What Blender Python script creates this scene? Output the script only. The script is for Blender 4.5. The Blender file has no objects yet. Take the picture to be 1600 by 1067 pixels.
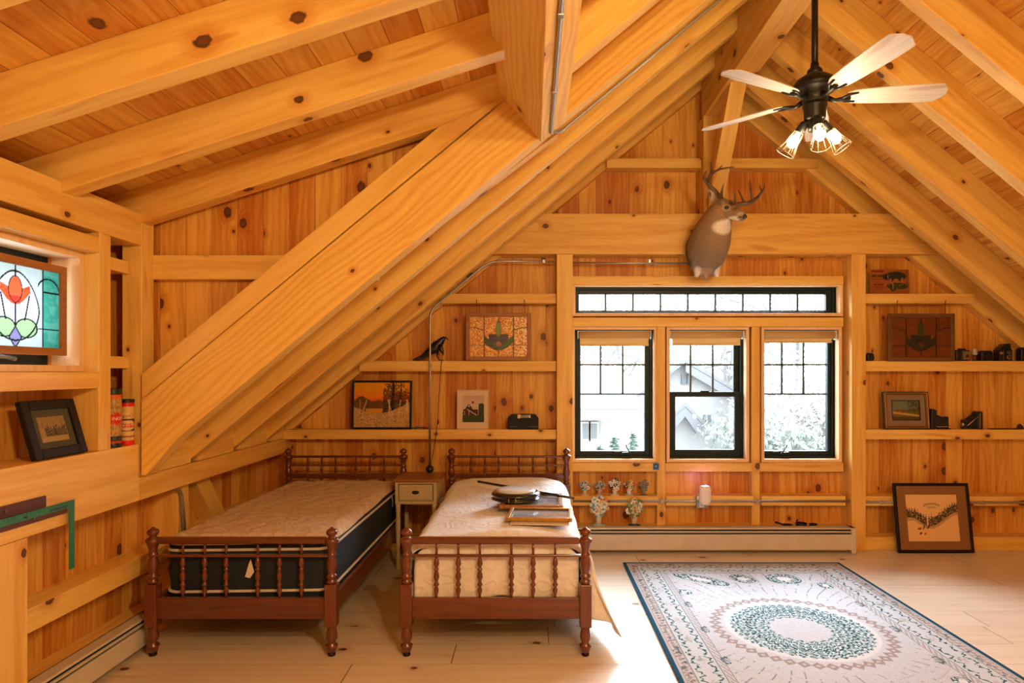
import bpy, bmesh, math, random
import numpy as np
from mathutils import Vector, Matrix
R = math.radians
rnd = random.Random(7)
SC = bpy.context.scene
COL = SC.collection
CAMZ = 1.58

# ------------------------------------------------------------------ node expressions
class E:
    """a float socket with arithmetic that lays down Math nodes"""
    def __init__(s, t, k): s.t, s.k = t, k
    def _m(s, op, *a):
        n = s.t.nodes.new('ShaderNodeMath'); n.operation = op
        for i, x in enumerate((s,) + a):
            if isinstance(x, E): s.t.links.new(x.k, n.inputs[i])
            else: n.inputs[i].default_value = float(x)
        return E(s.t, n.outputs[0])
    def __add__(s, o): return s._m('ADD', o)
    __radd__ = __add__
    def __mul__(s, o): return s._m('MULTIPLY', o)
    __rmul__ = __mul__
    def __sub__(s, o): return s._m('SUBTRACT', o)
    def __rsub__(s, o): return (s * -1.0) + o
    def __truediv__(s, o): return s._m('DIVIDE', o)
    def __gt__(s, o): return s._m('GREATER_THAN', o)
    def __lt__(s, o): return s._m('LESS_THAN', o)
    def floor(s): return s._m('FLOOR')
    def fract(s): return s._m('FRACT')
    def abs(s): return s._m('ABSOLUTE')
    def sin(s): return s._m('SINE')
    def pow(s, o): return s._m('POWER', o)
    def min(s, o): return s._m('MINIMUM', o)
    def max(s, o): return s._m('MAXIMUM', o)
    def step(s, a, b):
        n = s.t.nodes.new('ShaderNodeMapRange'); n.interpolation_type = 'SMOOTHSTEP'
        s.t.links.new(s.k, n.inputs[0])
        lo, hi, inv = (a, b, False) if a < b else (b, a, True)
        n.inputs[1].default_value = lo; n.inputs[2].default_value = hi
        n.inputs[3].default_value = 1.0 if inv else 0.0; n.inputs[4].default_value = 0.0 if inv else 1.0
        return E(s.t, n.outputs[0])

def vec(t, x, y, z=0.0):
    n = t.nodes.new('ShaderNodeCombineXYZ')
    for i, q in enumerate((x, y, z)):
        if isinstance(q, E): t.links.new(q.k, n.inputs[i])
        else: n.inputs[i].default_value = q
    return n.outputs[0]
def noise(t, v, scale=1.0, detail=2.0, rough=.5):
    n = t.nodes.new('ShaderNodeTexNoise'); n.inputs['Scale'].default_value = scale
    n.inputs['Detail'].default_value = detail; n.inputs['Roughness'].default_value = rough
    t.links.new(v, n.inputs['Vector']); return E(t, n.outputs['Fac'])
def white(t, v):
    n = t.nodes.new('ShaderNodeTexWhiteNoise'); n.noise_dimensions = '2D'
    t.links.new(v, n.inputs['Vector']); s = t.nodes.new('ShaderNodeSeparateColor'); t.links.new(n.outputs['Color'], s.inputs[0])
    return E(t, s.outputs[0]), E(t, s.outputs[1]), E(t, s.outputs[2])
def vor(t, v, scale=1.0):
    n = t.nodes.new('ShaderNodeTexVoronoi'); n.voronoi_dimensions = '2D'; n.inputs['Scale'].default_value = scale
    t.links.new(v, n.inputs['Vector']); s = t.nodes.new('ShaderNodeSeparateColor'); t.links.new(n.outputs['Color'], s.inputs[0])
    return E(t, n.outputs['Distance']), E(t, s.outputs[0]), E(t, s.outputs[1])
def mix(t, f, a, b):
    n = t.nodes.new('ShaderNodeMix'); n.data_type = 'RGBA'
    if isinstance(f, E): t.links.new(f.k, n.inputs[0])
    else: n.inputs[0].default_value = f
    for i, c in ((6, a), (7, b)):
        if isinstance(c, tuple): n.inputs[i].default_value = c + (1,)
        else: t.links.new(c, n.inputs[i])
    return n.outputs[2]
def s2l(c):
    c = np.asarray(c, float) / 255.0
    return np.where(c <= .04045, c / 12.92, ((c + .055) / 1.055) ** 2.4)
def rgb(r, g, b): return tuple(float(x) for x in s2l((r, g, b)))

def mat_new(name):
    m = bpy.data.materials.new(name); m.use_nodes = True; t = m.node_tree
    return m, t, t.nodes['Principled BSDF']
MATS = {}
def plain(name, col, rough=.5, metal=0.0, spec=.5, coat=0.0, bump=0.0, bscale=60, emit=None, var=0.0):
    if name in MATS: return MATS[name]
    m, t, b = mat_new(name)
    b.inputs['Roughness'].default_value = rough; b.inputs['Metallic'].default_value = metal
    b.inputs['Specular IOR Level'].default_value = spec; b.inputs['Coat Weight'].default_value = coat
    tc = t.nodes.new('ShaderNodeTexCoord')
    if var or bump:
        n = noise(t, tc.outputs['Object'], bscale, 3)
        dark = tuple(max(0, c * (1 - var)) for c in col)
        t.links.new(mix(t, n.step(.35, .65), col, dark), b.inputs['Base Color'])
        if bump:
            bp = t.nodes.new('ShaderNodeBump'); bp.inputs['Strength'].default_value = bump; bp.inputs['Distance'].default_value = .004
            t.links.new(n.k, bp.inputs['Height']); t.links.new(bp.outputs[0], b.inputs['Normal'])
    else: b.inputs['Base Color'].default_value = tuple(col) + (1,)
    if emit:
        b.inputs['Emission Color'].default_value = tuple(emit[0]) + (1,); b.inputs['Emission Strength'].default_value = emit[1]
    MATS[name] = m; return m

def wood(name, light, dark, boards=0.0, knots=.5, kscale=2.4, rough=.45, seam=.012, coat=0.0, var=.5, ring=.35, spec=.35, plankend=0.0):
    """pine; UV is in metres, u along the grain. boards = board width, 0 for a single timber"""
    if name in MATS: return MATS[name]
    m, t, b = mat_new(name)
    uvn = t.nodes.new('ShaderNodeUVMap'); uvn.uv_map = 'UVMap'
    sp = t.nodes.new('ShaderNodeSeparateXYZ'); t.links.new(uvn.outputs[0], sp.inputs[0])
    u, v = E(t, sp.outputs[0]), E(t, sp.outputs[1])
    seamf = None
    if boards:
        bi = (v / boards).floor(); r1, r2, r3 = white(t, vec(t, bi, 3.7))
        fr = (v / boards).fract()
        seamf = (fr - .5).abs().step(.5 - seam, .5 - seam * .35)
        if plankend:
            uu = u / plankend + r3; ei = uu.floor(); q1, q2, q3 = white(t, vec(t, bi, ei))
            r1, r2 = q1, q2
            seamf = seamf.max((uu.fract() - .5).abs().step(.5 - .004 / plankend, .5 - .0015 / plankend))
        u2 = u + r1 * 13.0; v2 = v + r2 * 9.0
    else:
        u2, v2 = u, v; r1 = noise(t, vec(t, u * .15, v * .15, 2.0), 1.0, 0).step(.3, .7)
    d, ca, cb = vor(t, vec(t, u2 * kscale * .72, v2 * kscale))
    keep = (ca * 1.0 - 0.0) < knots
    kr = cb * cb * .046 + .020
    dn = d / (kr * (kscale / 2.4)) + (noise(t, vec(t, u2, v2), 45, 2) - .5) * .7
    knot = dn.step(1.15, .8) * keep
    core = dn.step(.75, .3) * keep
    halo = dn.step(3.4, .9) * keep
    warp = noise(t, vec(t, u2 * .9, v2 * 3.0), 1.0, 2) * 7.0 + halo * 1.6
    rings = ((v2 * 150.0 + warp * 5.5).sin() * .5 + .5).pow(1.6)
    g1 = noise(t, vec(t, u2 * 1.2, v2 * 16.0), 1.0, 3)
    g2 = noise(t, vec(t, u2 * 9.0, v2 * 190.0), 1.0, 2)
    f = ((g1.step(.38, .66)) * (1 - ring) + rings * ring) * .6 + r1 * var + (g2 - .5) * .8 - .14
    c = mix(t, f.max(0.0).min(1.0), light, dark)
    red = tuple(x * k for x, k in zip(dark, (.82, .55, .38)))
    # resin streaks
    st = noise(t, vec(t, u2 * 1.6, v2 * 11.0, 5.0), 1.0, 1).step(.68, .78)
    c = mix(t, st * .55, c, red)
    c = mix(t, halo * .5, c, red)
    c = mix(t, knot * .93, c, (.075, .022, .008))
    c = mix(t, core * .5, c, (.2, .07, .025))
    if seamf is not None: c = mix(t, seamf * .88, c, tuple(x * .16 for x in dark))
    t.links.new(c, b.inputs['Base Color'])
    b.inputs['Roughness'].default_value = rough; b.inputs['Coat Weight'].default_value = coat; b.inputs['Coat Roughness'].default_value = .25
    b.inputs['Specular IOR Level'].default_value = spec
    bp = t.nodes.new('ShaderNodeBump'); bp.inputs['Strength'].default_value = .5; bp.inputs['Distance'].default_value = .003
    h = g1 * .25 + g2 * .2 - knot * .3
    if seamf is not None: h = h - seamf * 1.6
    t.links.new(h.k, bp.inputs['Height']); t.links.new(bp.outputs[0], b.inputs['Normal'])
    MATS[name] = m; return m

def painted(name, rough=.6, spec=.3, coat=0.0, bump=0.0):
    if name in MATS: return MATS[name]
    m, t, b = mat_new(name)
    a = t.nodes.new('ShaderNodeAttribute'); a.attribute_name = 'Col'
    t.links.new(a.outputs['Color'], b.inputs['Base Color'])
    b.inputs['Roughness'].default_value = rough; b.inputs['Specular IOR Level'].default_value = spec; b.inputs['Coat Weight'].default_value = coat
    if bump:
        tc = t.nodes.new('ShaderNodeTexCoord'); n = noise(t, tc.outputs['Object'], 220, 2)
        bp = t.nodes.new('ShaderNodeBump'); bp.inputs['Strength'].default_value = bump; bp.inputs['Distance'].default_value = .003
        t.links.new(n.k, bp.inputs['Height']); t.links.new(bp.outputs[0], b.inputs['Normal'])
    MATS[name] = m; return m

# ------------------------------------------------------------------ mesh builder
class MB:
    def __init__(s): s.v, s.f, s.sm, s.c = [], [], [], []
    def add(s, vs, fs, smooth=False, M=None, col=None):
        o = len(s.v)
        for p in vs:
            p = Vector(p)
            if M is not None: p = M @ p
            s.v.append(tuple(p)); s.c.append(col)
        for f in fs: s.f.append([o + i for i in f]); s.sm.append(smooth)
        return s
    def box(s, x0, x1, y0, y1, z0, z1, M=None, col=None):
        vs = [(x, y, z) for z in (z0, z1) for y in (y0, y1) for x in (x0, x1)]
        return s.add(vs, [(0, 2, 3, 1), (4, 5, 7, 6), (0, 1, 5, 4), (2, 6, 7, 3), (0, 4, 6, 2), (1, 3, 7, 5)], M=M, col=col)
    def prism(s, poly, a, b, plane='xz', M=None, col=None, smooth=False):
        """poly extruded from a to b along the missing axis"""
        n = len(poly)
        def P(p, h):
            return {'xz': (p[0], h, p[1]), 'yz': (h, p[0], p[1]), 'xy': (p[0], p[1], h)}[plane]
        ar = sum(poly[i][0] * poly[(i + 1) % n][1] - poly[(i + 1) % n][0] * poly[i][1] for i in range(n))
        flip = (ar > 0) ^ (plane == 'xz')
        vs = [P(p, a) for p in poly] + [P(p, b) for p in poly]
        fs = [list(range(n))[::-1], list(range(n, 2 * n))] + [[i, (i + 1) % n, n + (i + 1) % n, n + i] for i in range(n)]
        if (b < a): flip = not flip
        if not flip: fs = [f[::-1] for f in fs]
        return s.add(vs, fs, M=M, col=col, smooth=smooth)
    def tube(s, pts, r, n=10, closed=False, M=None, cap=True, col=None):
        pts = [Vector(p) for p in pts]; m = len(pts)
        rs = r if isinstance(r, (list, tuple)) else [r] * m
        vs = []; up = None
        for i, p in enumerate(pts):
            a = pts[(i - 1) % m] if (closed or i > 0) else p
            b = pts[(i + 1) % m] if (closed or i < m - 1) else p
            tg = (b - a).normalized()
            if up is None:
                up = Vector((0, 0, 1)) if abs(tg.z) < .9 else Vector((1, 0, 0))
            up = (up - tg * up.dot(tg)).normalized(); sd = tg.cross(up)
            for k in range(n):
                an = 2 * math.pi * k / n
                vs.append(p + (up * math.sin(an) + sd * math.cos(an)) * rs[i])
        fs = []
        for i in range(m if closed else m - 1):
            j = (i + 1) % m
            for k in range(n):
                k2 = (k + 1) % n
                fs.append((i * n + k, i * n + k2, j * n + k2, j * n + k))
        s.add(vs, fs, True, M, col)
        if cap and not closed:
            o = len(s.v) - m * n
            s.f.append([o + k for k in range(n)][::-1]); s.sm.append(False)
            s.f.append([o + (m - 1) * n + k for k in range(n)]); s.sm.append(False)
        return s
    def lathe(s, prof, n=20, M=None, cap=True, col=None):
        """prof (r, z) bottom to top"""
        vs = []
        for r, z in prof:
            for k in range(n):
                a = 2 * math.pi * k / n; vs.append((r * math.cos(a), r * math.sin(a), z))
        fs = []
        for i in range(len(prof) - 1):
            for k in range(n):
                k2 = (k + 1) % n; fs.append((i * n + k, i * n + k2, (i + 1) * n + k2, (i + 1) * n + k))
        s.add(vs, fs, True, M, col)
        if cap:
            o = len(s.v) - len(vs)
            if prof[0][0] > 1e-6: s.f.append([o + k for k in range(n)][::-1]); s.sm.append(False)
            if prof[-1][0] > 1e-6: s.f.append([o + (len(prof) - 1) * n + k for k in range(n)]); s.sm.append(False)
        return s
    def ball(s, c, r, n=10, m=7, M=None, col=None):
        rx, ry, rz = r if isinstance(r, (list, tuple)) else (r, r, r)
        vs = [(c[0], c[1], c[2] - rz)]
        for i in range(1, m):
            ph = -math.pi / 2 + math.pi * i / m
            for k in range(n):
                a = 2 * math.pi * k / n
                vs.append((c[0] + rx * math.cos(ph) * math.cos(a), c[1] + ry * math.cos(ph) * math.sin(a), c[2] + rz * math.sin(ph)))
        vs.append((c[0], c[1], c[2] + rz)); fs = []
        for k in range(n):
            k2 = (k + 1) % n
            fs.append((0, 1 + k2, 1 + k))
            for i in range(m - 2): fs.append((1 + i * n + k, 1 + i * n + k2, 1 + (i + 1) * n + k2, 1 + (i + 1) * n + k))
            fs.append((1 + (m - 2) * n + k, 1 + (m - 2) * n + k2, len(vs) - 1))
        return s.add(vs, fs, True, M, col)
    def loft(s, rings, M=None, smooth=True, cap=True, col=None):
        n = len(rings[0]); vs = [p for r in rings for p in r]; fs = []
        for i in range(len(rings) - 1):
            for k in range(n):
                k2 = (k + 1) % n; fs.append((i * n + k, i * n + k2, (i + 1) * n + k2, (i + 1) * n + k))
        if cap: fs += [list(range(n))[::-1], [(len(rings) - 1) * n + k for k in range(n)]]
        return s.add(vs, fs, smooth, M, col)
    def sweepell(s, path, n=16, M=None, col=None):
        """path: (centre, rx, rz): ellipses set across the path, rz mostly upward"""
        C = [Vector(p[0]) for p in path]; rings = []
        for i, (c, rx, rz) in enumerate(path):
            a = C[max(0, i - 1)]; b = C[min(len(C) - 1, i + 1)]; tg = (b - a).normalized()
            up = Vector((0, 0, 1)); up = (up - tg * up.dot(tg))
            up = up.normalized() if up.length > .05 else Vector((0, 1, 0)); sd = tg.cross(up).normalized()
            rings.append([C[i] + sd * rx * math.cos(2 * math.pi * k / n) + up * rz * math.sin(2 * math.pi * k / n) for k in range(n)])
        return s.loft(rings, M, col=col)
    def grid(s, fn, nu, nv, smooth=True, M=None):
        vs = [fn(i / nu, j / nv) for j in range(nv + 1) for i in range(nu + 1)]
        fs = [(j * (nu + 1) + i, j * (nu + 1) + i + 1, (j + 1) * (nu + 1) + i + 1, (j + 1) * (nu + 1) + i) for j in range(nv) for i in range(nu)]
        return s.add(vs, fs, smooth, M)

def grain_uv(me, g, off=None):
    g = Vector(g).normalized(); ox, oy = off if off else (rnd.uniform(0, 40), rnd.uniform(0, 40))
    uv = me.uv_layers.new(name='UVMap')
    for p in me.polygons:
        n = p.normal
        w = n.cross(g)
        if w.length < .25:
            a = Vector((0, 0, 1)) if abs(g.z) < .9 else Vector((1, 0, 0)); w = g.cross(a).normalized(); u0 = w.cross(g).normalized() * .4
            for li in p.loop_indices:
                co = me.vertices[me.loops[li].vertex_index].co; uv.data[li].uv = (co.dot(u0) + ox + 5, co.dot(w) + oy)
            continue
        ax = max(range(3), key=lambda i: abs(w[i])); w = w.normalized()
        if w[ax] < 0: w = -w
        for li in p.loop_indices:
            co = me.vertices[me.loops[li].vertex_index].co; uv.data[li].uv = (co.dot(g) + ox, co.dot(w) + oy)

def mk(name, mb, mat, parent=None, bev=0.0, grain=None, off=None, sub=0, solid=0.0, bseg=2):
    me = bpy.data.meshes.new(name); me.from_pydata([tuple(v) for v in mb.v], [], mb.f); me.update()
    me.polygons.foreach_set('use_smooth', mb.sm)
    if grain is not None: grain_uv(me, grain, off)
    if any(c is not None for c in mb.c):
        at = me.color_attributes.new('Col', 'FLOAT_COLOR', 'POINT')
        at.data.foreach_set('color', np.array([(tuple(c) if c is not None else (.5, .5, .5)) + (1.0,) for c in mb.c], np.float32).ravel())
    me.materials.append(mat)
    o = bpy.data.objects.new(name, me); COL.objects.link(o); o.parent = parent
    if solid:
        m = o.modifiers.new('s', 'SOLIDIFY'); m.thickness = solid; m.offset = 0
    if sub:
        m = o.modifiers.new('u', 'SUBSURF'); m.levels = m.render_levels = sub
    if bev:
        m = o.modifiers.new('b', 'BEVEL'); m.width = bev; m.segments = bseg; m.limit_method = 'ANGLE'; m.angle_limit = R(40)
        m.harden_normals = False
    return o
def tag(o, label=None, cat=None, group=None, kind=None):
    if label: o['label'] = label
    if cat: o['category'] = cat
    if group: o['group'] = group
    if kind: o['kind'] = kind
    return o
def root(name, loc, label, cat, rz=0.0, group=None, rot=None):
    o = bpy.data.objects.new(name, None); COL.objects.link(o); o.location = loc
    o.rotation_euler = rot if rot else (0, 0, rz); o.empty_display_size = .1
    return tag(o, label, cat, group)
def copy_tree(o, parent=None):
    c = o.copy(); COL.objects.link(c); c.parent = parent
    for ch in list(o.children): copy_tree(ch, c)
    return c
def struct(name, mb, mat, **k):
    lb = k.pop('label', None); ct = k.pop('cat', None)
    o = mk(name, mb, mat, **k); o['kind'] = 'structure'
    if lb: o['label'] = lb
    if ct: o['category'] = ct
    return o
def px(x, y, d):
    """photo pixel on the plane y=d (used to measure the room)"""
    return ((x - 832) * d / 1000.0, d, CAMZ + (581 - y) * d / 1000.0)
def paint(name, w, h, nx, ny, f, mat, parent, M=None):
    """flat painted sheet in local xz, facing -y, colours from f(U,V) in sRGB 0-255"""
    us = (np.arange(nx + 1)) / nx; vs = (np.arange(ny + 1)) / ny
    U, V = np.meshgrid(us, vs); c = np.clip(np.asarray(f(U, V), float), 0, 255)
    c = s2l(c).reshape(-1, 3)
    co = np.zeros((U.size, 3), np.float32); co[:, 0] = (U.ravel() - .5) * w; co[:, 2] = V.ravel() * h
    if M is not None:
        m = np.array(M); co = (co @ m[:3, :3].T + m[:3, 3]).astype(np.float32)
    i = np.arange(nx); j = np.arange(ny); I, J = np.meshgrid(i, j); a = (J * (nx + 1) + I).ravel()
    q = np.stack([a, a + 1, a + nx + 2, a + nx + 1], 1).astype(np.int32)
    me = bpy.data.meshes.new(name); me.vertices.add(len(co)); me.vertices.foreach_set('co', co.ravel())
    me.loops.add(q.size); me.loops.foreach_set('vertex_index', q.ravel()); me.polygons.add(len(q))
    me.polygons.foreach_set('loop_start', np.arange(0, q.size, 4, dtype=np.int32)); me.update(calc_edges=True)
    at = me.color_attributes.new('Col', 'FLOAT_COLOR', 'POINT')
    at.data.foreach_set('color', np.concatenate([c, np.ones((len(c), 1))], 1).astype(np.float32).ravel())
    me.materials.append(mat); o = bpy.data.objects.new(name, me); COL.objects.link(o); o.parent = parent
    return o
def nz(U, V, fx, fy, seed=0):
    """smooth value noise"""
    g = np.random.RandomState(seed).rand(int(fy) + 3, int(fx) + 3); X = U * fx; Y = V * fy
    xi = np.clip(X.astype(int), 0, int(fx) + 1); yi = np.clip(Y.astype(int), 0, int(fy) + 1); a = X - xi; b = Y - yi
    a = a * a * (3 - 2 * a); b = b * b * (3 - 2 * b)
    return (g[yi, xi] * (1 - a) + g[yi, xi + 1] * a) * (1 - b) + (g[yi + 1, xi] * (1 - a) + g[yi + 1, xi + 1] * a) * b
def lay(c, m, col):
    m = np.clip(m, 0, 1)[..., None]; return c * (1 - m) + np.asarray(col, float) * m
def sst(x, a, b):
    t = np.clip((x - a) / (b - a), 0, 1); return t * t * (3 - 2 * t)
def text(name, s, size, mat, parent, M, ext=.0006, align='CENTER'):
    cu = bpy.data.curves.new(name, 'FONT'); cu.body = s; cu.size = size; cu.extrude = ext; cu.align_x = align; cu.align_y = 'CENTER'
    t_ = bpy.data.objects.new('t', cu); COL.objects.link(t_); dg_ = bpy.context.evaluated_depsgraph_get(); dg_.update()
    me = bpy.data.meshes.new_from_object(t_.evaluated_get(dg_)); bpy.data.objects.remove(t_); bpy.data.curves.remove(cu)
    me.name = name; me.materials.clear(); me.materials.append(mat); o = bpy.data.objects.new(name, me); COL.objects.link(o); o.parent = parent; o.matrix_local = M
    return o
# ------------------------------------------------------------------ wood kinds
PL, PD = (.80, .44, .155), (.60, .235, .048)
M_BEAM = wood('pine_timber', (.84, .55, .145), (.65, .295, .042), knots=.52, kscale=3.1, ring=.22, var=.35)
M_BEAM2 = wood('pine_timber_grainy', (.85, .555, .14), (.66, .285, .04), knots=.2, kscale=1.8, ring=.7, var=.3)
M_WALL = wood('pine_wall_boards', (.81, .45, .09), (.49, .155, .018), boards=.152, knots=.7, kscale=3.2, var=.85, seam=.009)
M_CEIL = wood('pine_roof_boards', (.82, .49, .105), (.54, .19, .025), boards=.168, knots=.5, kscale=2.8, var=.75, seam=.012)
M_FLOOR = wood('pine_floor_boards', (.76, .67, .56), (.64, .51, .37), boards=.255, knots=.34, kscale=2.6, rough=.33, seam=.006, coat=.25, var=.4, spec=.5, plankend=2.7)
M_CHERRY = wood('cherry_stained_wood', (.15, .038, .013), (.075, .018, .007), knots=0, rough=.25, coat=.5, ring=.5, var=.3, spec=.5)

def Lz(x): return 2.856 + .83 * x
def Rz(x): return 5.439 - .83 * x
def Dz(x): return 3.124 + .32 * x
YB, YF = 5.84, -2.6          # back wall boards, front wall
XL, XR = -2.42, 5.25

# ------------------------------------------------------------------ shell
struct('floor', MB().box(XL - .1, XR + .1, YF - .1, YB + .1, -.12, 0), M_FLOOR, grain=(1, 0, 0), off=(3.2, .11))
def wall_with_holes(name, x0, x1, z0, z1, holes, y0, y1, axis='y'):
    mb = MB(); xs = sorted({x0, x1} | {h[0] for h in holes} | {h[1] for h in holes}); zs = sorted({z0, z1} | {h[2] for h in holes} | {h[3] for h in holes})
    for i in range(len(xs) - 1):
        for j in range(len(zs) - 1):
            cx, cz = (xs[i] + xs[i + 1]) / 2, (zs[j] + zs[j + 1]) / 2
            if any(h[0] < cx < h[1] and h[2] < cz < h[3] for h in holes): continue
            if axis == 'y': mb.box(xs[i], xs[i + 1], y0, y1, zs[j], zs[j + 1])
            else: mb.box(y0, y1, xs[i], xs[i + 1], zs[j], zs[j + 1])
    return struct(name, mb, M_WALL, grain=(0, 0, 1), off=(rnd.uniform(0, 20), .03))
WINS = dict(t=(.387, 2.77, 2.110, 2.353), w1=(.381, 1.096, .792, 1.961), w2=(1.236, 1.925, .792, 1.961), w3=(2.090, 2.760, .792, 1.961))
wall_with_holes('wall_back', XL - .1, XR + .1, -.1, 4.7, list(WINS.values()), YB, YB + .10)
wall_with_holes('wall_left', YF, YB, -.1, 2.7, [(2.36, 3.2, 1.61, 2.16)], XL - .10, XL, 'x')
wall_with_holes('wall_right', YF, YB, -.1, 1.7, [], XR, XR + .1, 'x')
wall_with_holes('wall_front', XL - .1, XR + .1, -.1, 4.7, [], YF - .1, YF)
T = .05; o_ = .315
struct('ceiling', MB()
       .prism([(-2.7, Lz(-2.7) + o_), (1.62, Lz(1.62) + o_), (1.62, Lz(1.62) + o_ + T), (-2.7, Lz(-2.7) + o_ + T)], 3.70, YB + .1)
       .prism([(-.12, Lz(-.12) + o_), (1.62, Lz(1.62) + o_), (1.62, Lz(1.62) + o_ + T), (-.12, Lz(-.12) + o_ + T)], YF - .1, 3.70)
       .prism([(1.58, Rz(1.58) + o_), (5.6, Rz(5.6) + o_), (5.6, Rz(5.6) + o_ + T), (1.58, Rz(1.58) + o_ + T)], YF - .1, YB + .1),
       M_CEIL, grain=(0, 1, 0), off=(1.3, .05))
struct('ceiling', MB().prism([(-2.8, Dz(-2.8) + .2), (.05, Dz(.05) + .2), (.05, Dz(.05) + .25), (-2.8, Dz(-2.8) + .25)], YF - .1, 3.84), M_CEIL, grain=(0, 1, 0), off=(7.3, .02))
# cheek wall of the dormer
struct('wall_dormer_cheek', MB().prism([(-2.6, .9), (.15, Lz(.15)), (.15, Dz(.15) + .25), (-2.6, Dz(-2.6) + .25)], 3.76, 3.84), M_WALL, grain=(0, 0, 1), off=(4.4, .06))

# ------------------------------------------------------------------ timbers
def timber(name, mb, label, cat='beam', grain=(1, 0, 0), mat=None, bev=.004):
    return struct(name, mb, mat or M_BEAM, grain=grain, bev=bev, label=label, cat=cat)
def rafter_poly(f, xa, xb, h, lo=0.0):
    return [(xa, f(xa) + lo), (xb, f(xb) + lo), (xb, f(xb) + h), (xa, f(xa) + h)]
gL, gR, gD = (1, 0, .83), (1, 0, -.83), (1, 0, .32)
ORD = ['first', 'second', 'third', 'fourth', 'fifth', 'sixth', 'seventh', 'eighth']
YR = [5.42, 4.83, 4.24, 3.66, 3.08, 2.47, 1.86, 1.25]
for i, y in enumerate(YR):
    timber('rafter', MB().prism(rafter_poly(Rz, 1.66, 5.35, o_), y - .095, y),
           'pine rafter of the right roof slope, %s from the window wall' % ORD[i], 'rafter', gR)
timber('rafter', MB().prism(rafter_poly(Rz, 1.66, 5.35, o_), 5.74, 5.845), 'pine rafter lying against the window wall on the right slope', 'rafter', gR)
timber('rafter', MB().prism(rafter_poly(Lz, -2.25, 1.56, o_), 5.74, 5.845), 'pine rafter lying against the window wall on the left slope', 'rafter', gL)
for i, y in enumerate(YR[:3]):
    timber('rafter', MB().prism(rafter_poly(Lz, -2.22, 1.56, o_), y - .095, y),
           'full-length pine rafter over the beds on the left slope, %s from the window wall' % ORD[i], 'rafter', gL)
for i, y in enumerate(YR[4:]):
    timber('rafter', MB().prism(rafter_poly(Lz, .16, 1.56, o_), y - .095, y),
           'short pine rafter from the dormer header up to the ridge, %s in front of the great diagonal' % ORD[i], 'rafter', gL)
# doubled trimmer: the great diagonal
timber('diagonal_beam', MB().prism([(-2.19, 1.0), (-2.165, 1.0), (-1.99, Lz(-1.99)), (1.56, Lz(1.56)), (1.56, Lz(1.56) + .36), (-2.19, Lz(-2.19) + .383)], 3.58, 3.70),
       'broad diagonal pine beam with wavy grain rising from the left sill to the ridge', 'beam', gL, M_BEAM2)
timber('diagonal_beam', MB().prism([(-2.19, Lz(-2.19) + .387), (-.14, Lz(-.14) + .387), (-.525, Dz(-.525) - .004), (-2.19, Lz(-2.19) + .53)], 3.582, 3.70),
       'narrow pale diagonal timber lying on top of the broad diagonal beam', 'beam', gL)
for i, y in enumerate([3.69, 3.08, 2.47, 1.86, 1.25]):
    timber('dormer_rafter', MB().prism(rafter_poly(Dz, -2.5, -.05, .2), y - .095, y),
           'low-pitched pine dormer rafter, %s from the boarded dormer cheek' % ORD[i], 'rafter', gD)
a, w, h = Vector((.047, 2.865)), .183, .37
ux, uz = Vector((.769, .639)), Vector((-.639, .769))
timber('header_beam', MB().prism([tuple(a), tuple(a + ux * w), tuple(a + ux * w + uz * h), tuple(a + uz * h)], YF, 3.578),
       'deep pine header beam running overhead from the diagonal beam with a conduit under it', 'beam', (0, 1, 0), M_BEAM2)
timber('ridge_beam', MB().box(1.515, 1.705, YF, 5.74, 3.84, 4.42), 'pine ridge beam at the peak above the ceiling fan', 'beam', (0, 1, 0))
timber('king_post', MB().box(1.508, 1.668, 5.64, YB + .01, 2.975, 3.84), 'short pine king post above the deer head', 'post', (0, 0, 1))
bd = Vector((-.62, .76)).normalized(); bn = Vector((.76, .62)).normalized()
timber('knee_brace', MB().prism([(5.64, 3.02), (4.99, 3.84), (5.15, 3.84), (5.64, 3.22)], 1.545, 1.672, 'yz'), 'slanting pine brace between king post and ridge beam', 'brace', (0, -.62, .76))
timber('tie_beam', MB().prism([(-.585, 2.62), (3.70, 2.62), (3.27, 2.975), (-.158, 2.975)], 5.64, YB + .01), 'heavy horizontal pine tie beam over the windows, carrying the deer head')
timber('post', MB().box(.215, .357, 5.66, YB + .01, 0, 2.62), 'pine post at the left side of the windows', 'post', (0, 0, 1))
timber('post', MB().box(2.824, 2.949, 5.66, YB + .01, 0, 2.62), 'pine post at the right side of the windows', 'post', (0, 0, 1))
# collar strips
for xa, xb, s in ((.66, 1.505, 'left'), (1.67, 2.55, 'right')):
    timber('wall_girt', MB().box(xa, xb, 5.70, YB + .01, 3.398, 3.484), 'high pine strip on the gable boards, %s of the king post' % s, 'shelf strip')
Z = [(2.19, 2.275), (1.586, 1.677), (.98, 1.067), (.389, .474)]
NM = ['topmost', 'upper middle', 'lower middle', 'lowest']
for k, (z0, z1) in enumerate(Z):
    xa = max(XL, (z1 - 2.856) / .83 - .12)
    timber('wall_shelf', MB().box(xa, .213, 5.69, YB + .01, z0, z1), 'narrow pine wall shelf behind the beds, %s of four' % NM[k], 'shelf')
    xb = min(XR, (5.439 - z1) / .83 + .12)
    timber('wall_shelf', MB().box(2.951, xb, 5.69, YB + .01, z0, z1), 'narrow pine wall shelf right of the windows, %s of four' % NM[k], 'shelf')
mu = [(1.118, 1.192), (1.968, 2.042)]
for (z0, z1, s, y0) in ((2.366, 2.44, 'above the long transom window', 5.74), (1.985, 2.068, 'between the transom and the three windows', 5.74)):
    timber('wall_girt', MB().box(.36, 2.79, y0, YB + .01, z0, z1), 'horizontal pine strip ' + s, 'shelf strip')
segs = [(.36, 1.118), (1.192, 1.968), (2.042, 2.79)]; SN = ['left', 'middle', 'right']
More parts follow.
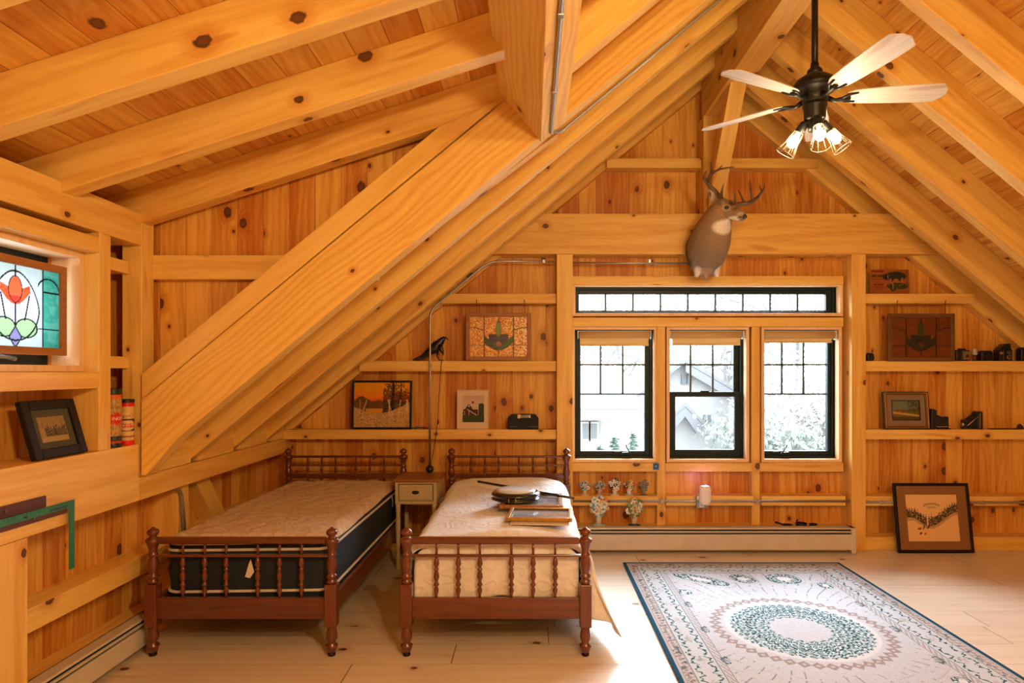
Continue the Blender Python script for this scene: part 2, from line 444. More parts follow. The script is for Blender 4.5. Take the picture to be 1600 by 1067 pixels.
for (xa, xb), s in zip(segs, SN):
    timber('wall_girt', MB().box(xa, xb, 5.74, YB + .01, .685, .762), 'pine strip right under the %s window' % s, 'shelf strip')
    timber('wall_girt', MB().box(xa, xb, 5.70, YB + .01, .389, .474), 'low pine shelf strip under the %s window' % s, 'shelf strip')
for (xa, xb), s in zip(mu, ('left and middle', 'middle and right')):
    timber('stud', MB().box(xa, xb, 5.745, YB + .01, .205, 1.985), 'pine stud between the %s windows' % s, 'stud', (0, 0, 1))
timber('window_ledge', MB().box(.36, 2.82, 5.645, YB + .01, .0, .205), 'pine ledge along the window wall just above the heater', 'ledge')
timber('sole_plate', MB().box(2.951, XR, 5.68, YB + .01, 0, .115), 'pine floor plate along the window wall on the right', 'plate')
timber('sole_plate', MB().box(XL, .213, 5.70, YB + .01, 0, .10), 'pine floor plate along the wall behind the beds', 'plate')
# left side
timber('sill_beam', MB().box(XL, -2.2, YF, 3.578, .86, 1.177), 'wide pine sill beam under the stained-glass window', 'beam', (0, 1, 0))
timber('sill_beam', MB().box(XL, -2.2, 3.578, YB, .86, .99), 'pine sill beam along the left wall beside the beds', 'beam', (0, 1, 0))
for i, (ya, yb) in enumerate(((3.70, 4.145), (4.24, 4.735), (4.83, 5.325), (5.42, 5.74))):
    timber('blocking', MB().box(XL, -2.21, ya, yb, .992, 1.2), 'pine block between the rafter feet on the left wall, %s from the diagonal beam' % ORD[i], 'block', (0, 1, 0))
timber('dormer_plate', MB().box(XL, -2.2, YF, 3.60, 2.29, 2.47), 'thick pine plate carrying the dormer rafters on the left', 'beam', (0, 1, 0))
timber('post', MB().box(-2.31, -2.2, 3.602, 3.72, .99, 2.47), 'dark-shaded pine corner post behind the two toy tubes', 'post', (0, 0, 1))
timber('stud', MB().box(XL, -2.2, 3.25, 3.34, 1.177, 2.29), 'pine stud right of the stained-glass window', 'stud', (0, 0, 1))
timber('wall_girt', MB().box(XL, -2.2, YF, 3.25, 1.497, 1.58), 'pine strip under the stained-glass window', 'shelf strip', (0, 1, 0))
timber('wall_girt', MB().box(XL, -2.2, YF, 3.25, 2.185, 2.262), 'pine strip over the stained-glass window', 'shelf strip', (0, 1, 0))
timber('wall_girt', MB().box(XL, -2.27, 3.34, 3.60, 1.60, 1.665), 'short pine strip above the two toy tubes', 'shelf strip', (0, 1, 0))
timber('wall_girt', MB().box(XL, -2.27, 3.34, 3.60, 2.13, 2.20), 'short pine strip under the dormer plate near the corner post', 'shelf strip', (0, 1, 0))
timber('wall_girt', MB().box(-2.2, -.9, 3.70, 3.77, 2.115, 2.255), 'pine strip on the dormer cheek boards, ending at the diagonal beam', 'shelf strip')
timber('wall_girt', MB().box(XL, -2.27, YF, YB - .15, .40, .51), 'low pine rail along the left wall above the heater', 'shelf strip', (0, 1, 0))
timber('sole_plate', MB().box(XL, -2.27, YF, YB - .15, 0, .16), 'pine floor plate along the left wall behind the heater', 'plate', (0, 1, 0))
timber('stud', MB().box(XL, -2.2, 2.60, 2.79, 0, .858), 'wide pine stud under the sill beam near the green square', 'stud', (0, 0, 1))
timber('stud', MB().box(XL, -2.25, 4.06, 4.19, .16, .858), 'pine stud beside the bent conduit on the left wall', 'stud', (0, 0, 1))
timber('knee_brace', MB().prism([(4.35, .86), (4.53, .86), (5.15, .10), (4.97, .10)], XL, -2.30, 'yz'), 'slanting pine brace in the left wall behind the mattress', 'brace', (0, .62, -.76))

# ------------------------------------------------------------------ windows
M_BLACK = plain('dark_window_paint', (.008, .020, .024), .4, spec=.25)
M_WHITEP = plain('white_plastic', (.8, .8, .78), .4)
M_JAMB = wood('pine_jamb', (.86, .60, .34), (.74, .45, .21), knots=.2, var=.3)
gm, gt, gb = mat_new('window_glass')
gt.nodes.remove(gb); tr = gt.nodes.new('ShaderNodeBsdfTransparent'); tr.inputs[0].default_value = (.97, .985, .98, 1)
gl = gt.nodes.new('ShaderNodeBsdfGlossy'); gl.inputs['Roughness'].default_value = .02
fr = gt.nodes.new('ShaderNodeFresnel'); fr.inputs[0].default_value = 1.25; mx = gt.nodes.new('ShaderNodeMixShader')
gt.links.new(fr.outputs[0], mx.inputs[0]); gt.links.new(tr.outputs[0], mx.inputs[1]); gt.links.new(gl.outputs[0], mx.inputs[2])
gt.links.new(mx.outputs[0], gt.nodes['Material Output'].inputs[0])
def ring(mb, x0, x1, z0, z1, wl, wr, wb, wt, y0, y1):
    mb.box(x0, x0 + wl, y0, y1, z0, z1); mb.box(x1 - wr, x1, y0, y1, z0, z1)
    mb.box(x0 + wl, x1 - wr, y0, y1, z0, z0 + wb); mb.box(x0 + wl, x1 - wr, y0, y1, z1 - wt, z1); return mb
def P5(xpx, d=5.90): return (xpx - 832) * d / 1000
def Z5(ypx, d=5.90): return CAMZ + (581 - ypx) * d / 1000
def window(n, key, gx0, gx1, gz0, gz1, vm, hm, hung=False):
    x0, x1, z0, z1 = WINS[key]
    w = root('window_%d' % n, ((x0 + x1) / 2, 5.9, z0), None, None); w['kind'] = 'structure'
    inv = -Vector(w.location)
    def s(mb): mb.v = [tuple(Vector(q) + inv) for q in mb.v]; return mb
    mk('window_casing', s(ring(MB(), x0 - .028, x1 + .028, z0 - .028, z1 + .028, .028, .028, .028, .028, 5.765, 5.95)), M_JAMB, w, grain=(0, 0, 1), bev=.002)
    gx0, gx1, gz0, gz1 = P5(gx0), P5(gx1), Z5(gz0), Z5(gz1)
    mk('window_frame', s(ring(MB(), x0, x1, z0, z1, .022, .022, .022, .022, 5.86, 5.96)), M_BLACK, w, bev=.002)
    if not hung:
        mk('sash', s(ring(MB(), x0 + .02, x1 - .02, z0 + .02, z1 - .02, gx0 - x0 - .02, x1 - gx1 - .02, gz0 - z0 - .02, z1 - gz1 - .02, 5.88, 5.93)), M_BLACK, w, bev=.004)
    else:
        mid = Z5(616)
        mk('sash', s(ring(MB(), x0 + .02, x1 - .02, mid - .025, z1 - .02, gx0 - x0 - .02, x1 - gx1 - .02, .04, z1 - gz1 - .02, 5.915, 5.95)), M_BLACK, w, bev=.003)
        mk('sash', s(ring(MB(), x0 + .02, x1 - .02, z0 + .02, mid + .025, .055, .05, .055, .045, 5.87, 5.91)), M_BLACK, w, bev=.003)
        mk('sash_lock', s(MB().box((x0 + x1) / 2 - .04, (x0 + x1) / 2 + .04, 5.865, 5.885, mid + .025, mid + .036)), M_BLACK, w, bev=.003)
    mb = MB()
    for q in vm: mb.box(P5(q[0]) - .009, P5(q[0]) + .009, 5.902, 5.914, Z5(q[2]), Z5(q[1]))
    for q in hm: mb.box(gx0, gx1, 5.902, 5.914, Z5(q) - .008, Z5(q) + .008)
    mk('muntin_grid', s(mb), plain('muntin_paint', (.05, .09, .10), .4), w)
    mk('pane', s(MB().box(gx0 - .005, gx1 + .005, 5.918, 5.924, gz0 - .005, gz1 + .005)), gm, w)
    return w, s
window(1, 't', 904.6, 1289, 485, 460, [(890 + q / 3.556, 460, 485) for q in (200, 352, 505, 657, 810, 963, 1115, 1267)], [])
W1 = window(2, 'w1', 907, 1006.7, 704, 524, [(938.4, 524, 615.6), (973, 524, 615.6)], [569.8, 615.6])
W2 = window(3, 'w2', 1046.6, 1147, 705, 524, [(1079, 524, 616), (1113.8, 524, 616)], [569.8], True)
W3 = window(4, 'w3', 1193, 1291.6, 704, 524, [(1221.8, 524, 615.6), (1255.6, 524, 615.6)], [569.8, 615.6])
for W, cx in ((W1, 978), (W3, 1226)):
    w, s = W; x = P5(cx, 5.86); z = Z5(708, 5.86)
    sg = 1 if cx < 1000 else -1
    c = mk('crank_housing', s(MB().prism([(x - .045, z - .012), (x + .045, z - .012), (x + .035, z + .014), (x - .035, z + .010)], 5.835, 5.862)), M_BLACK, w, bev=.004)
    mk('crank_handle', s(MB().tube([(x + sg * .03, 5.845, z + .005), (x + sg * .02, 5.825, z + .03), (x - sg * .0, 5.82, z + .06), (x - sg * .005, 5.815, z + .085)], [.007, .006, .005, .007], 8)), M_BLACK, w)
    mk('latch_plate', s(MB().box(x - .10, x - .045, 5.872, 5.879, z + .012, z + .022)), M_WHITEP, w)
# left dormer window (opens in the left wall)
w5 = root('window_5', (XL, 2.78, 1.61), None, None); w5['kind'] = 'structure'
def s5(mb): mb.v = [tuple(Vector(q) - Vector(w5.location)) for q in mb.v]; return mb
def ringx(mb, y0, y1, z0, z1, a, x0, x1):
    mb.box(x0, x1, y0, y0 + a, z0, z1); mb.box(x0, x1, y1 - a, y1, z0, z1); mb.box(x0, x1, y0 + a, y1 - a, z0, z0 + a); mb.box(x0, x1, y0 + a, y1 - a, z1 - a, z1); return mb
mk('window_casing', s5(ringx(MB(), 2.30, 3.248, 1.582, 2.183, .03, -2.52, -2.275)), M_JAMB, w5, grain=(0, 0, 1))
mk('window_frame', s5(ringx(MB(), 2.33, 3.218, 1.612, 2.153, .055, -2.50, -2.425)), M_BLACK, w5, bev=.003)
mk('pane', s5(MB().box(-2.468, -2.462, 2.38, 3.17, 1.66, 2.10)), gm, w5)
mk('crank_handle', s5(MB().tube([(-2.40, 2.80, 1.64), (-2.385, 2.84, 1.65), (-2.385, 2.90, 1.648), (-2.385, 2.95, 1.64)], [.012, .010, .009, .011], 8)), plain('chrome_grey', (.25, .28, .3), .25, .8), w5)

# roller blinds
def blind(x0, x1, ytop, yroll, ybot, fx0, fx1, which):
    d = 5.80; xa, xb = (x0 - 832) * d / 1000, (x1 - 832) * d / 1000
    zt, zr, zb = Z5(ytop, d), Z5(yroll, d), Z5(ybot, d)
    r = root('roller_blind', ((xa + xb) / 2, d, zt), 'rolled tan fabric blind at the top of the %s window' % which, 'blind')
    w = (xb - xa) / 2; fa, fb = (fx0 - 832) * d / 1000 - (xa + xb) / 2, (fx1 - 832) * d / 1000 - (xa + xb) / 2
    tube_r = (zt - zr) / 2
    mk('fabric_roll', MB().lathe([(tube_r, -w + .01), (tube_r, w - .01)], 20, Matrix.Translation((0, .0, -tube_r)) @ Matrix.Rotation(R(90), 4, 'Y')), plain('tan_blind_cloth', (.62, .43, .20), .8, bump=.4, bscale=300, var=.15), r)
    mb = MB()
    def fn(u, v): return (fa + (fb - fa) * u, -.012 + .006 * math.sin(v * 9 + u * 3), -2 * tube_r + .012 - v * (zr - zb + .012) - .004 * math.sin(u * 2.2) * v)
    mk('fabric_drop', mb.grid(fn, 24, 8), plain('tan_blind_backlit', (.85, .70, .36), .8, bump=.4, bscale=300, var=.15), r, solid=.004)  # same cloth as the roll, coloured lighter to imitate daylight coming through
    mk('hem_bar', MB().box(fa, fb, -.018, -.004, zb - zt - .004, zb - zt + .006), plain('ochre_hem', (.55, .34, .08), .6), r, bev=.002)
    mk('bracket', MB().box(-w - .004, w + .004, -.012, .03, .0, .005).box(-w - .006, -w, -.03, .025, -2 * tube_r - .004, .005).box(w, w + .006, -.03, .025, -2 * tube_r - .004, .005), M_WHITEP, r)
blind(903.5, 1015.7, 518, 529, 540, 906, 1013, 'left')
blind(1047, 1159.5, 518, 529, 539, 1050, 1156, 'middle')
blind(1191.5, 1304, 518, 530, 535, 1193, 1298.6, 'right')
# ------------------------------------------------------------------ heaters
M_ENAMEL = plain('cream_enamel', (.62, .56, .46), .4, var=.06, bscale=8)
M_DARK = plain('dark_gap', (.01, .012, .012), .6)
def heater(name, x0, x1, depth, h, label, loc, rz):
    r = root(name, loc, label, 'heater', rz)
    L = x1 - x0
    mk('back_plate', MB().box(0, L, depth - .006, depth, .0, h), M_ENAMEL, r)
    mk('front_panel', MB().prism([(.006, .028), (.0, .034), (.0, h - .062), (.008, h - .056), (.02, h - .056), (.02, .028)], .02, L - .02, 'yz'), M_ENAMEL, r, bev=.002)
    mk('damper', MB().box(.02, L - .02, .001, .012, h - .040, h - .028), M_ENAMEL, r)
    mk('top_cover', MB().prism([(.0, h - .011), (.004, h), (depth, h), (depth, h - .008), (.01, h - .010)], .0, L, 'yz'), M_ENAMEL, r)
    mk('slot_shade_core', MB().box(.02, L - .02, .022, depth - .01, .03, h - .012), M_DARK, r)  # near-black box stands in for the shade inside the heater slots
    mk('end_cap', MB().box(L - .04, L, -.003, depth, .0, h), M_ENAMEL, r, bev=.004)
    mk('end_cap', MB().box(0, .04, -.003, depth, .0, h), M_ENAMEL, r, bev=.004)
heater('baseboard_heater', .30, 2.81, .085, .222, 'long cream baseboard heater under the windows', (.30, 5.555, .002), 0)
heater('baseboard_heater', 0, 4.0, .075, .19, 'cream baseboard heater along the left wall beside the dark mattress bed', (-2.19, -.28, .002), R(90))

# ------------------------------------------------------------------ beds
def postprof(extra):
    p = [(0, .0), (.02, .0), (.02, .022), (.024, .024), (.033, .052), (.034, .06), (.021, .068), (.021, .076), (.031, .096), (.031, .115), (.024, .15), (.023, .165)]
    lower = p
    e = extra
    up = [(.024, .40), (.028, .412), (.027, .418), (.02, .425), (.021, .43), (.03, .438), (.030, .448), (.021, .456), (.020, .462), (.027, .48), (.0305, .505), (.027, .53), (.021, .549), (.022, .553), (.0275, .561), (.022, .569), (.020, .58), (.024, .60), (.033, .625), (.038, .634), (.039, .648), (.030, .655), (.019, .660), (.018, .667), (.029, .676), (.0315, .688), (.027, .699), (.012, .708), (.004, .716), (0, .717)]
    return lower, [(r, z + e) for r, z in up]
def spindle(z0, z1):
    h = z1 - z0; q = [(.006, 0), (.007, .06), (.0135, .17), (.013, .2), (.007, .27), (.015, .30), (.015, .33), (.009, .37), (.009, .41), (.0165, .50), (.014, .58), (.008, .655), (.0135, .67), (.0135, .70), (.008, .72), (.009, .74), (.0165, .82), (.013, .90), (.007, 1.0)]
    return [(r, z0 + h * t) for r, t in q]
SPX = [-.332, -.21, -.09, .086, .207, .33]
def bed(label, x):
    r = root('spindle_bed', (x, 3.57, 0), label, 'bed', group=None)
    def posts(y, e, nm):
        for sx in (-.4985, .4985):
            lo, up = postprof(e); M = Matrix.Translation((sx, y, 0))
            p = mk('bed_post', MB().lathe(lo, 22, M), M_CHERRY, r, grain=(0, 0, 1))
            mk('post_block', MB().box(sx - .0335, sx + .0335, y - .0335, y + .0335, .162, .402 + e), M_CHERRY, p, bev=.007, grain=(0, 0, 1))
            mk('turned_top', MB().lathe(up, 22, M), M_CHERRY, p, grain=(0, 0, 1))
            mk('caster_cup', MB().lathe([(.019, 0), (.021, .002), (.021, .016)], 14, M), plain('black_metal', (.012, .012, .014), .35, .6), p)
    posts(0, 0, 'f'); posts(1.98, .205, 'h')
    mk('top_rail', MB().box(-.47, .47, -.022, .02, .622, .66), M_CHERRY, r, bev=.012, grain=(1, 0, 0), bseg=3)
    mk('middle_rail', MB().box(-.48, .48, -.012, .012, .549, .563), M_CHERRY, r, bev=.004, grain=(1, 0, 0))
    mk('foot_panel', MB().box(-.468, .468, -.012, .014, .205, .323), M_CHERRY, r, bev=.004, grain=(1, 0, 0))
    mk('foot_panel_bead', MB().box(-.466, .466, -.016, -.011, .214, .221), M_CHERRY, r, grain=(1, 0, 0))
    for sx in SPX:
        sp = mk('spindle', MB().lathe(spindle(.322, .551), 14, Matrix.Translation((sx, 0, 0))).lathe([(.0065, .56), (.0075, .59), (.0065, .624)], 12, Matrix.Translation((sx, 0, 0))), M_CHERRY, r, grain=(0, 0, 1))
    yh = 1.98
    mk('head_top_rail', MB().box(-.47, .47, yh - .016, yh + .014, .836, .856), M_CHERRY, r, bev=.006, grain=(1, 0, 0))
    mk('head_middle_rail', MB().box(-.475, .475, yh - .010, yh + .010, .764, .779), M_CHERRY, r, bev=.004, grain=(1, 0, 0))
    mk('head_lower_rail', MB().box(-.47, .47, yh - .010, yh + .012, .655, .70), M_CHERRY, r, bev=.004, grain=(1, 0, 0))
    mk('head_panel', MB().box(-.468, .468, yh - .010, yh + .012, .38, .60), M_CHERRY, r, bev=.004, grain=(1, 0, 0))
    for sx in SPX:
        mk('spindle', MB().lathe([(q * .8, z) for q, z in spindle(.60, .766)], 12, Matrix.Translation((sx, yh, 0))).lathe([(.006, .778), (.009, .81), (.006, .838)], 12, Matrix.Translation((sx, yh, 0))), M_CHERRY, r, grain=(0, 0, 1))
    for s in (-1, 1):
        mk('side_rail', MB().box(s * .492 - .013, s * .492 + .013, .03, 1.95, .215, .325), M_CHERRY, r, bev=.005, grain=(0, 1, 0))
    for k in range(5): mk('slat', MB().box(-.478, .478, .2 + k * .37, .28 + k * .37, .235, .255), M_BEAM, r, grain=(1, 0, 0))
    return r
B1X, B2X = -1.618, -.2035
bed('dark red-brown spindle bed with a bare quilted mattress, beside the left wall', B1X)
bed('red-brown spindle bed covered by the white bedspread', B2X)
# mattress
mt = root('mattress', (B1X, 3.57, .256), 'bare mattress with tan quilted top and dark navy sides', 'mattress')
M_NAVY = plain('navy_ticking', (.008, .018, .034), .75, bump=.5, bscale=90, var=.3)
def rrect(hx, y0, y1, c, z, n=6):
    pts = []
    for (cx, cy, a0) in ((hx - c, y1 - c, 0), (-hx + c, y1 - c, 90), (-hx + c, y0 + c, 180), (hx - c, y0 + c, 270)):
        for k in range(n + 1):
            a = R(a0 + 90 * k / n); pts.append((cx + c * math.cos(a), cy + c * math.sin(a), z))
    return pts
MX, MY0, MY1 = .466, .055, 1.93
def wob(p, a=.006):
    x, y, z = p; return (x + a * math.sin(y * 9 + z * 30), y + a * .6 * math.sin(x * 11 + z * 20), z + a * math.sin(x * 5 + y * 4))
mk('side_band', MB().loft([[wob(p) for p in rrect(MX - .012, MY0 + .012, MY1 - .012, .07, 0)], [wob(p) for p in rrect(MX, MY0, MY1, .08, .03)], [wob(p) for p in rrect(MX - .004, MY0 + .004, MY1 - .004, .08, .085)],
   [wob(p) for p in rrect(MX + .006, MY0 - .006, MY1, .08, .20)], [wob(p) for p in rrect(MX - .002, MY0, MY1, .08, .315)], [wob(p) for p in rrect(MX + .002, MY0, MY1, .08, .34)], [wob(p) for p in rrect(MX - .03, MY0 + .03, MY1 - .03, .07, .348)]]), M_NAVY, mt)
M_PIPE = plain('cream_piping', (.62, .58, .50), .7)
for z in (.085, .318): mk('piping', MB().tube([wob(p) for p in rrect(MX + .003, MY0 - .003, MY1 + .003, .08, z, 8)], .0085, 8, closed=True), M_PIPE, mt)
NUx, NVy = 90, 150
def topf(u, v):
    x = (u - .5) * 2 * (MX - .001); y = MY0 + .001 + v * (MY1 - MY0 - .002)
    ex = min(u, 1 - u) * 2 * MX; ey = min(v, 1 - v) * (MY1 - MY0); e = min(ex, ey)
    edge = min(1, e / .05); z = .345 + .047 * math.sqrt(max(0, 1 - (1 - edge) ** 2))
    cx = min(ex, ey * 1)
    gx = (x + .05 * math.sin(y * 9)) / .155; gy = y / .155
    q = abs(math.sin(gx * math.pi)) ** .5 * abs(math.sin(gy * math.pi + (int(math.floor(gx)) % 2) * 1.57)) ** .5
    z += .009 * q * edge + .002 * math.sin(x * 31 + y * 17) * edge
    # corners rounded in plan
    c = .08; hx = MX - .001
    dx, dy0, dy1 = abs(x) - (hx - c), (MY0 + c) - y, y - (MY1 - c)
    dy = max(dy0, dy1)
    if dx > 0 and dy > 0:
        l = math.hypot(dx, dy); m_ = max(dx, dy)
        if l > 1e-6:
            k = m_ / l; x = math.copysign(hx - c + dx * k, x); y += (dy * k - dy) * (1 if dy1 > dy0 else -1)
    return wob((x, y, z), .004)
mm, tt, bb = mat_new('tan_quilted_damask'); tc = tt.nodes.new('ShaderNodeTexCoord')
sp = tt.nodes.new('ShaderNodeSeparateXYZ'); tt.links.new(tc.outputs['Object'], sp.inputs[0]); X, Y = E(tt, sp.outputs[0]), E(tt, sp.outputs[1])
sw = noise(tt, vec(tt, X, Y), 26, 4, .6); sw2 = (noise(tt, vec(tt, X, Y), 9, 1) * 40).sin()
tt.links.new(mix(tt, (sw.step(.42, .6) * .6 + (sw2 * .5 + .5) * .4), (.70, .56, .40), (.56, .40, .25)), bb.inputs['Base Color']); bb.inputs['Roughness'].default_value = .7
bp = tt.nodes.new('ShaderNodeBump'); bp.inputs['Strength'].default_value = .7; bp.inputs['Distance'].default_value = .006
tt.links.new((sw + sw2 * .3).k, bp.inputs['Height']); tt.links.new(bp.outputs[0], bb.inputs['Normal'])
mk('quilted_top', MB().grid(topf, NUx, NVy), mm, mt)
for (xx, yy, zz, sx) in ((.474, 1.60, .31, .0), (.476, 1.72, .32, 0)):
    mk('sewn_tag', MB().grid(lambda u, v: (xx + .004 + .006 * math.sin(v * 3), yy + u * .045 + v * .015, zz - v * .085), 3, 6), plain('tag_white', (.75, .70, .62), .7), mt, solid=.001)
mk('sewn_tag', MB().add([(.02, MY0 - .022, .245), (.035, MY0 - .03, .27), (.055, MY0 - .03, .20), (.03, MY0 - .028, .165), (.0, MY0 - .022, .17)], [(0, 4, 3, 2, 1)]), plain('tag_white', (.75, .70, .62), .7), mt, solid=.0015)

# bedspread over the second bed
mm, tt, bb = mat_new('white_quilted_cotton'); tc = tt.nodes.new('ShaderNodeTexCoord')
sp = tt.nodes.new('ShaderNodeSeparateXYZ'); tt.links.new(tc.outputs['UV'], sp.inputs[0]); X, Y = E(tt, sp.outputs[0]), E(tt, sp.outputs[1])
nn = noise(tt, vec(tt, X, Y), 5, 2); q1 = ((nn * 46.0).sin() * .5 + .5).pow(2.0); q2 = noise(tt, vec(tt, X, Y), 38, 2)
tt.links.new(mix(tt, q1 * .35, (.80, .77, .73), (.68, .63, .58)), bb.inputs['Base Color']); bb.inputs['Roughness'].default_value = .75; bb.inputs['Sheen Weight'].default_value = .2
bp = tt.nodes.new('ShaderNodeBump'); bp.inputs['Strength'].default_value = .6; bp.inputs['Distance'].default_value = .008
tt.links.new((q1 * .6 + q2 * .5).k, bp.inputs['Height']); tt.links.new(bp.outputs[0], bb.inputs['Normal'])
M_SPREAD = mm
bs = root('bedspread', (B2X, 3.57, .62), 'white quilted bedspread hanging over both sides of the second bed', 'bedspread')
def crown(x, y):
    r = .025 * (1 - (x / .5) ** 2) + .012 * math.sin(x * 7 + y * 3) * math.sin(y * 5)
    head = sst(np.array(y), 1.45, 1.8); return r + .05 * float(head)
def drape(u, v):
    """u across (hem left .. hem right), v along from foot to head"""
    y = .085 + v * 1.83
    dl = .33; dr = .42 + .13 * (1 - v) ** 2
    W = 1.0 + dl + dr; s = u * W
    hw = .5; rad = .09
    wr = .010 * math.sin(y * 13 + u * 4) + .006 * math.sin(y * 29)
    a = s - dl - hw       # signed distance from the centre line on cloth
    arc = rad * math.pi / 2; flat = hw - rad
    ab = abs(a); sg = 1 if a > 0 else -1
    if ab < flat: x, z = ab, 0.0
    elif ab < flat + arc:
        t = (ab - flat) / rad; x, z = flat + rad * math.sin(t), -rad * (1 - math.cos(t))
    else:
        dn = ab - flat - arc; fl = (.06 + .70 * max(0, 1 - v * 1.3) ** 1.8) if sg > 0 else .02
        x = hw + dn * fl * .55 + wr * min(1, dn * 5); z = -rad - dn * (1 - fl * .12)
    edge = min(1, max(0, (v) / .06)); front = -(1 - edge) ** 2 * .05
    hd = max(0, (v - .93) / .07)
    z += crown(x * sg, y) * max(0, 1 - max(0, ab - .3) * 2.2) + front * (1 if ab < hw else 0) - hd ** 2 * .10
    x = x - hd ** 2 * .05 + .004 * math.sin(y * 17 + ab * 12)
    return (x * sg, y - (0.03 if (sg > 0 and ab > hw + .15 and v < .1) else 0), z)
mb = MB().grid(drape, 110, 130); o = mk('spread_top', mb, M_SPREAD, bs, solid=.006)
def uvgrid(o, nu, nv, w, h):
    me = o.data; uv = me.uv_layers.new(name='UVMap')
    for p in me.polygons:
        for li in p.loop_indices:
            k = me.loops[li].vertex_index; uv.data[li].uv = ((k % (nu + 1)) / nu * w, (k // (nu + 1)) / nv * h)
uvgrid(o, 110, 130, 1.8, 1.85)
def footf(u, v):
    x = (u - .5) * .93; z0 = crown(x, .085) - .05 - (abs(x) > .40) * 0
    k = max(0, (abs(x) - .39) / .08); z0 -= .05 * k * k
    y = .085 - .035 * math.sin(min(1, v * 4) * math.pi / 2) + .008 * math.sin(x * 23 + v * 2) * v + .004 * math.sin(x * 57) * v
    zb = -.325 + .02 * math.sin(x * 9 + 1) + .03 * max(0, .5 - (x + .46) * 3)
    return (x, y, z0 + (zb - z0) * v)
o = mk('foot_fall', MB().grid(footf, 70, 30), M_SPREAD, bs, solid=.005); uvgrid(o, 70, 30, 1.0, .35)
def cornerf(u, v):
    return (.505 + u * (.01 + .145 * v ** 1.1) + .006 * math.sin(v * 9), .072 + .012 * math.sin(u * 5 + v * 4), -.03 - v * (.405 + .04 * u))
o = mk('corner_fold', MB().grid(cornerf, 14, 24), M_SPREAD, bs, solid=.005); uvgrid(o, 14, 24, .16, .45)
m2 = root('mattress', (B2X, 3.57, .256), 'mattress hidden under the white bedspread', 'mattress')
mk('mattress_core', MB().box(-.455, .455, .12, 1.86, 0, .335), M_NAVY, m2, bev=.05, bseg=4)

# ------------------------------------------------------------------ nightstand between the beds
M_CREAM = plain('cream_painted_wood', (.52, .42, .24), .5, var=.08, bscale=12, bump=.1)
M_TOPW = wood('brown_oiled_top', (.30, .12, .035), (.14, .045, .012), knots=0, rough=.35, ring=.5)
nx, ny = -.93, 5.10
ns = root('nightstand', (nx, ny, 0), 'small cream nightstand with brown top between the two beds', 'nightstand')
mk('table_top', MB().box(-.185, .185, -.01, .40, .700, .722), M_TOPW, ns, bev=.005, grain=(1, 0, 0))
mk('apron_case', ring(MB(), -.165, .165, .525, .700, .026, .026, .026, .014, .0, .02).box(-.165, -.145, .02, .385, .525, .70).box(.145, .165, .02, .385, .525, .70).box(-.145, .145, .365, .385, .525, .70), M_CREAM, ns, bev=.002)
dr = mk('drawer', MB().box(-.133, .133, -.004, .30, .557, .680), M_CREAM, ns, bev=.002)
mk('drawer_panel_bead', ring(MB(), -.118, .118, .571, .666, .005, .005, .005, .005, -.008, -.002), M_CREAM, dr, bev=.001)
mk('cup_pull', MB().ball((0, -.012, .622), (.030, .014, .014), 14, 8), plain('dark_bronze', (.02, .014, .012), .35, .7), dr)
mk('pull_rosette', MB().ball((0, -.027, .622), (.004, .002, .004), 8, 6), plain('nickel', (.6, .58, .52), .25, 1.0), dr)
LEG = [(.014, 0), (.016, .02), (.013, .05), (.019, .30), (.0195, .40), (.015, .425), (.020, .437), (.015, .45), (.021, .462), (.018, .48), (.021, .50), (.021, .527)]
for sx in (-.145, .145):
    for sy in (.02, .36): mk('leg', MB().lathe(LEG, 14, Matrix.Translation((sx, sy, 0))), M_CREAM, ns)

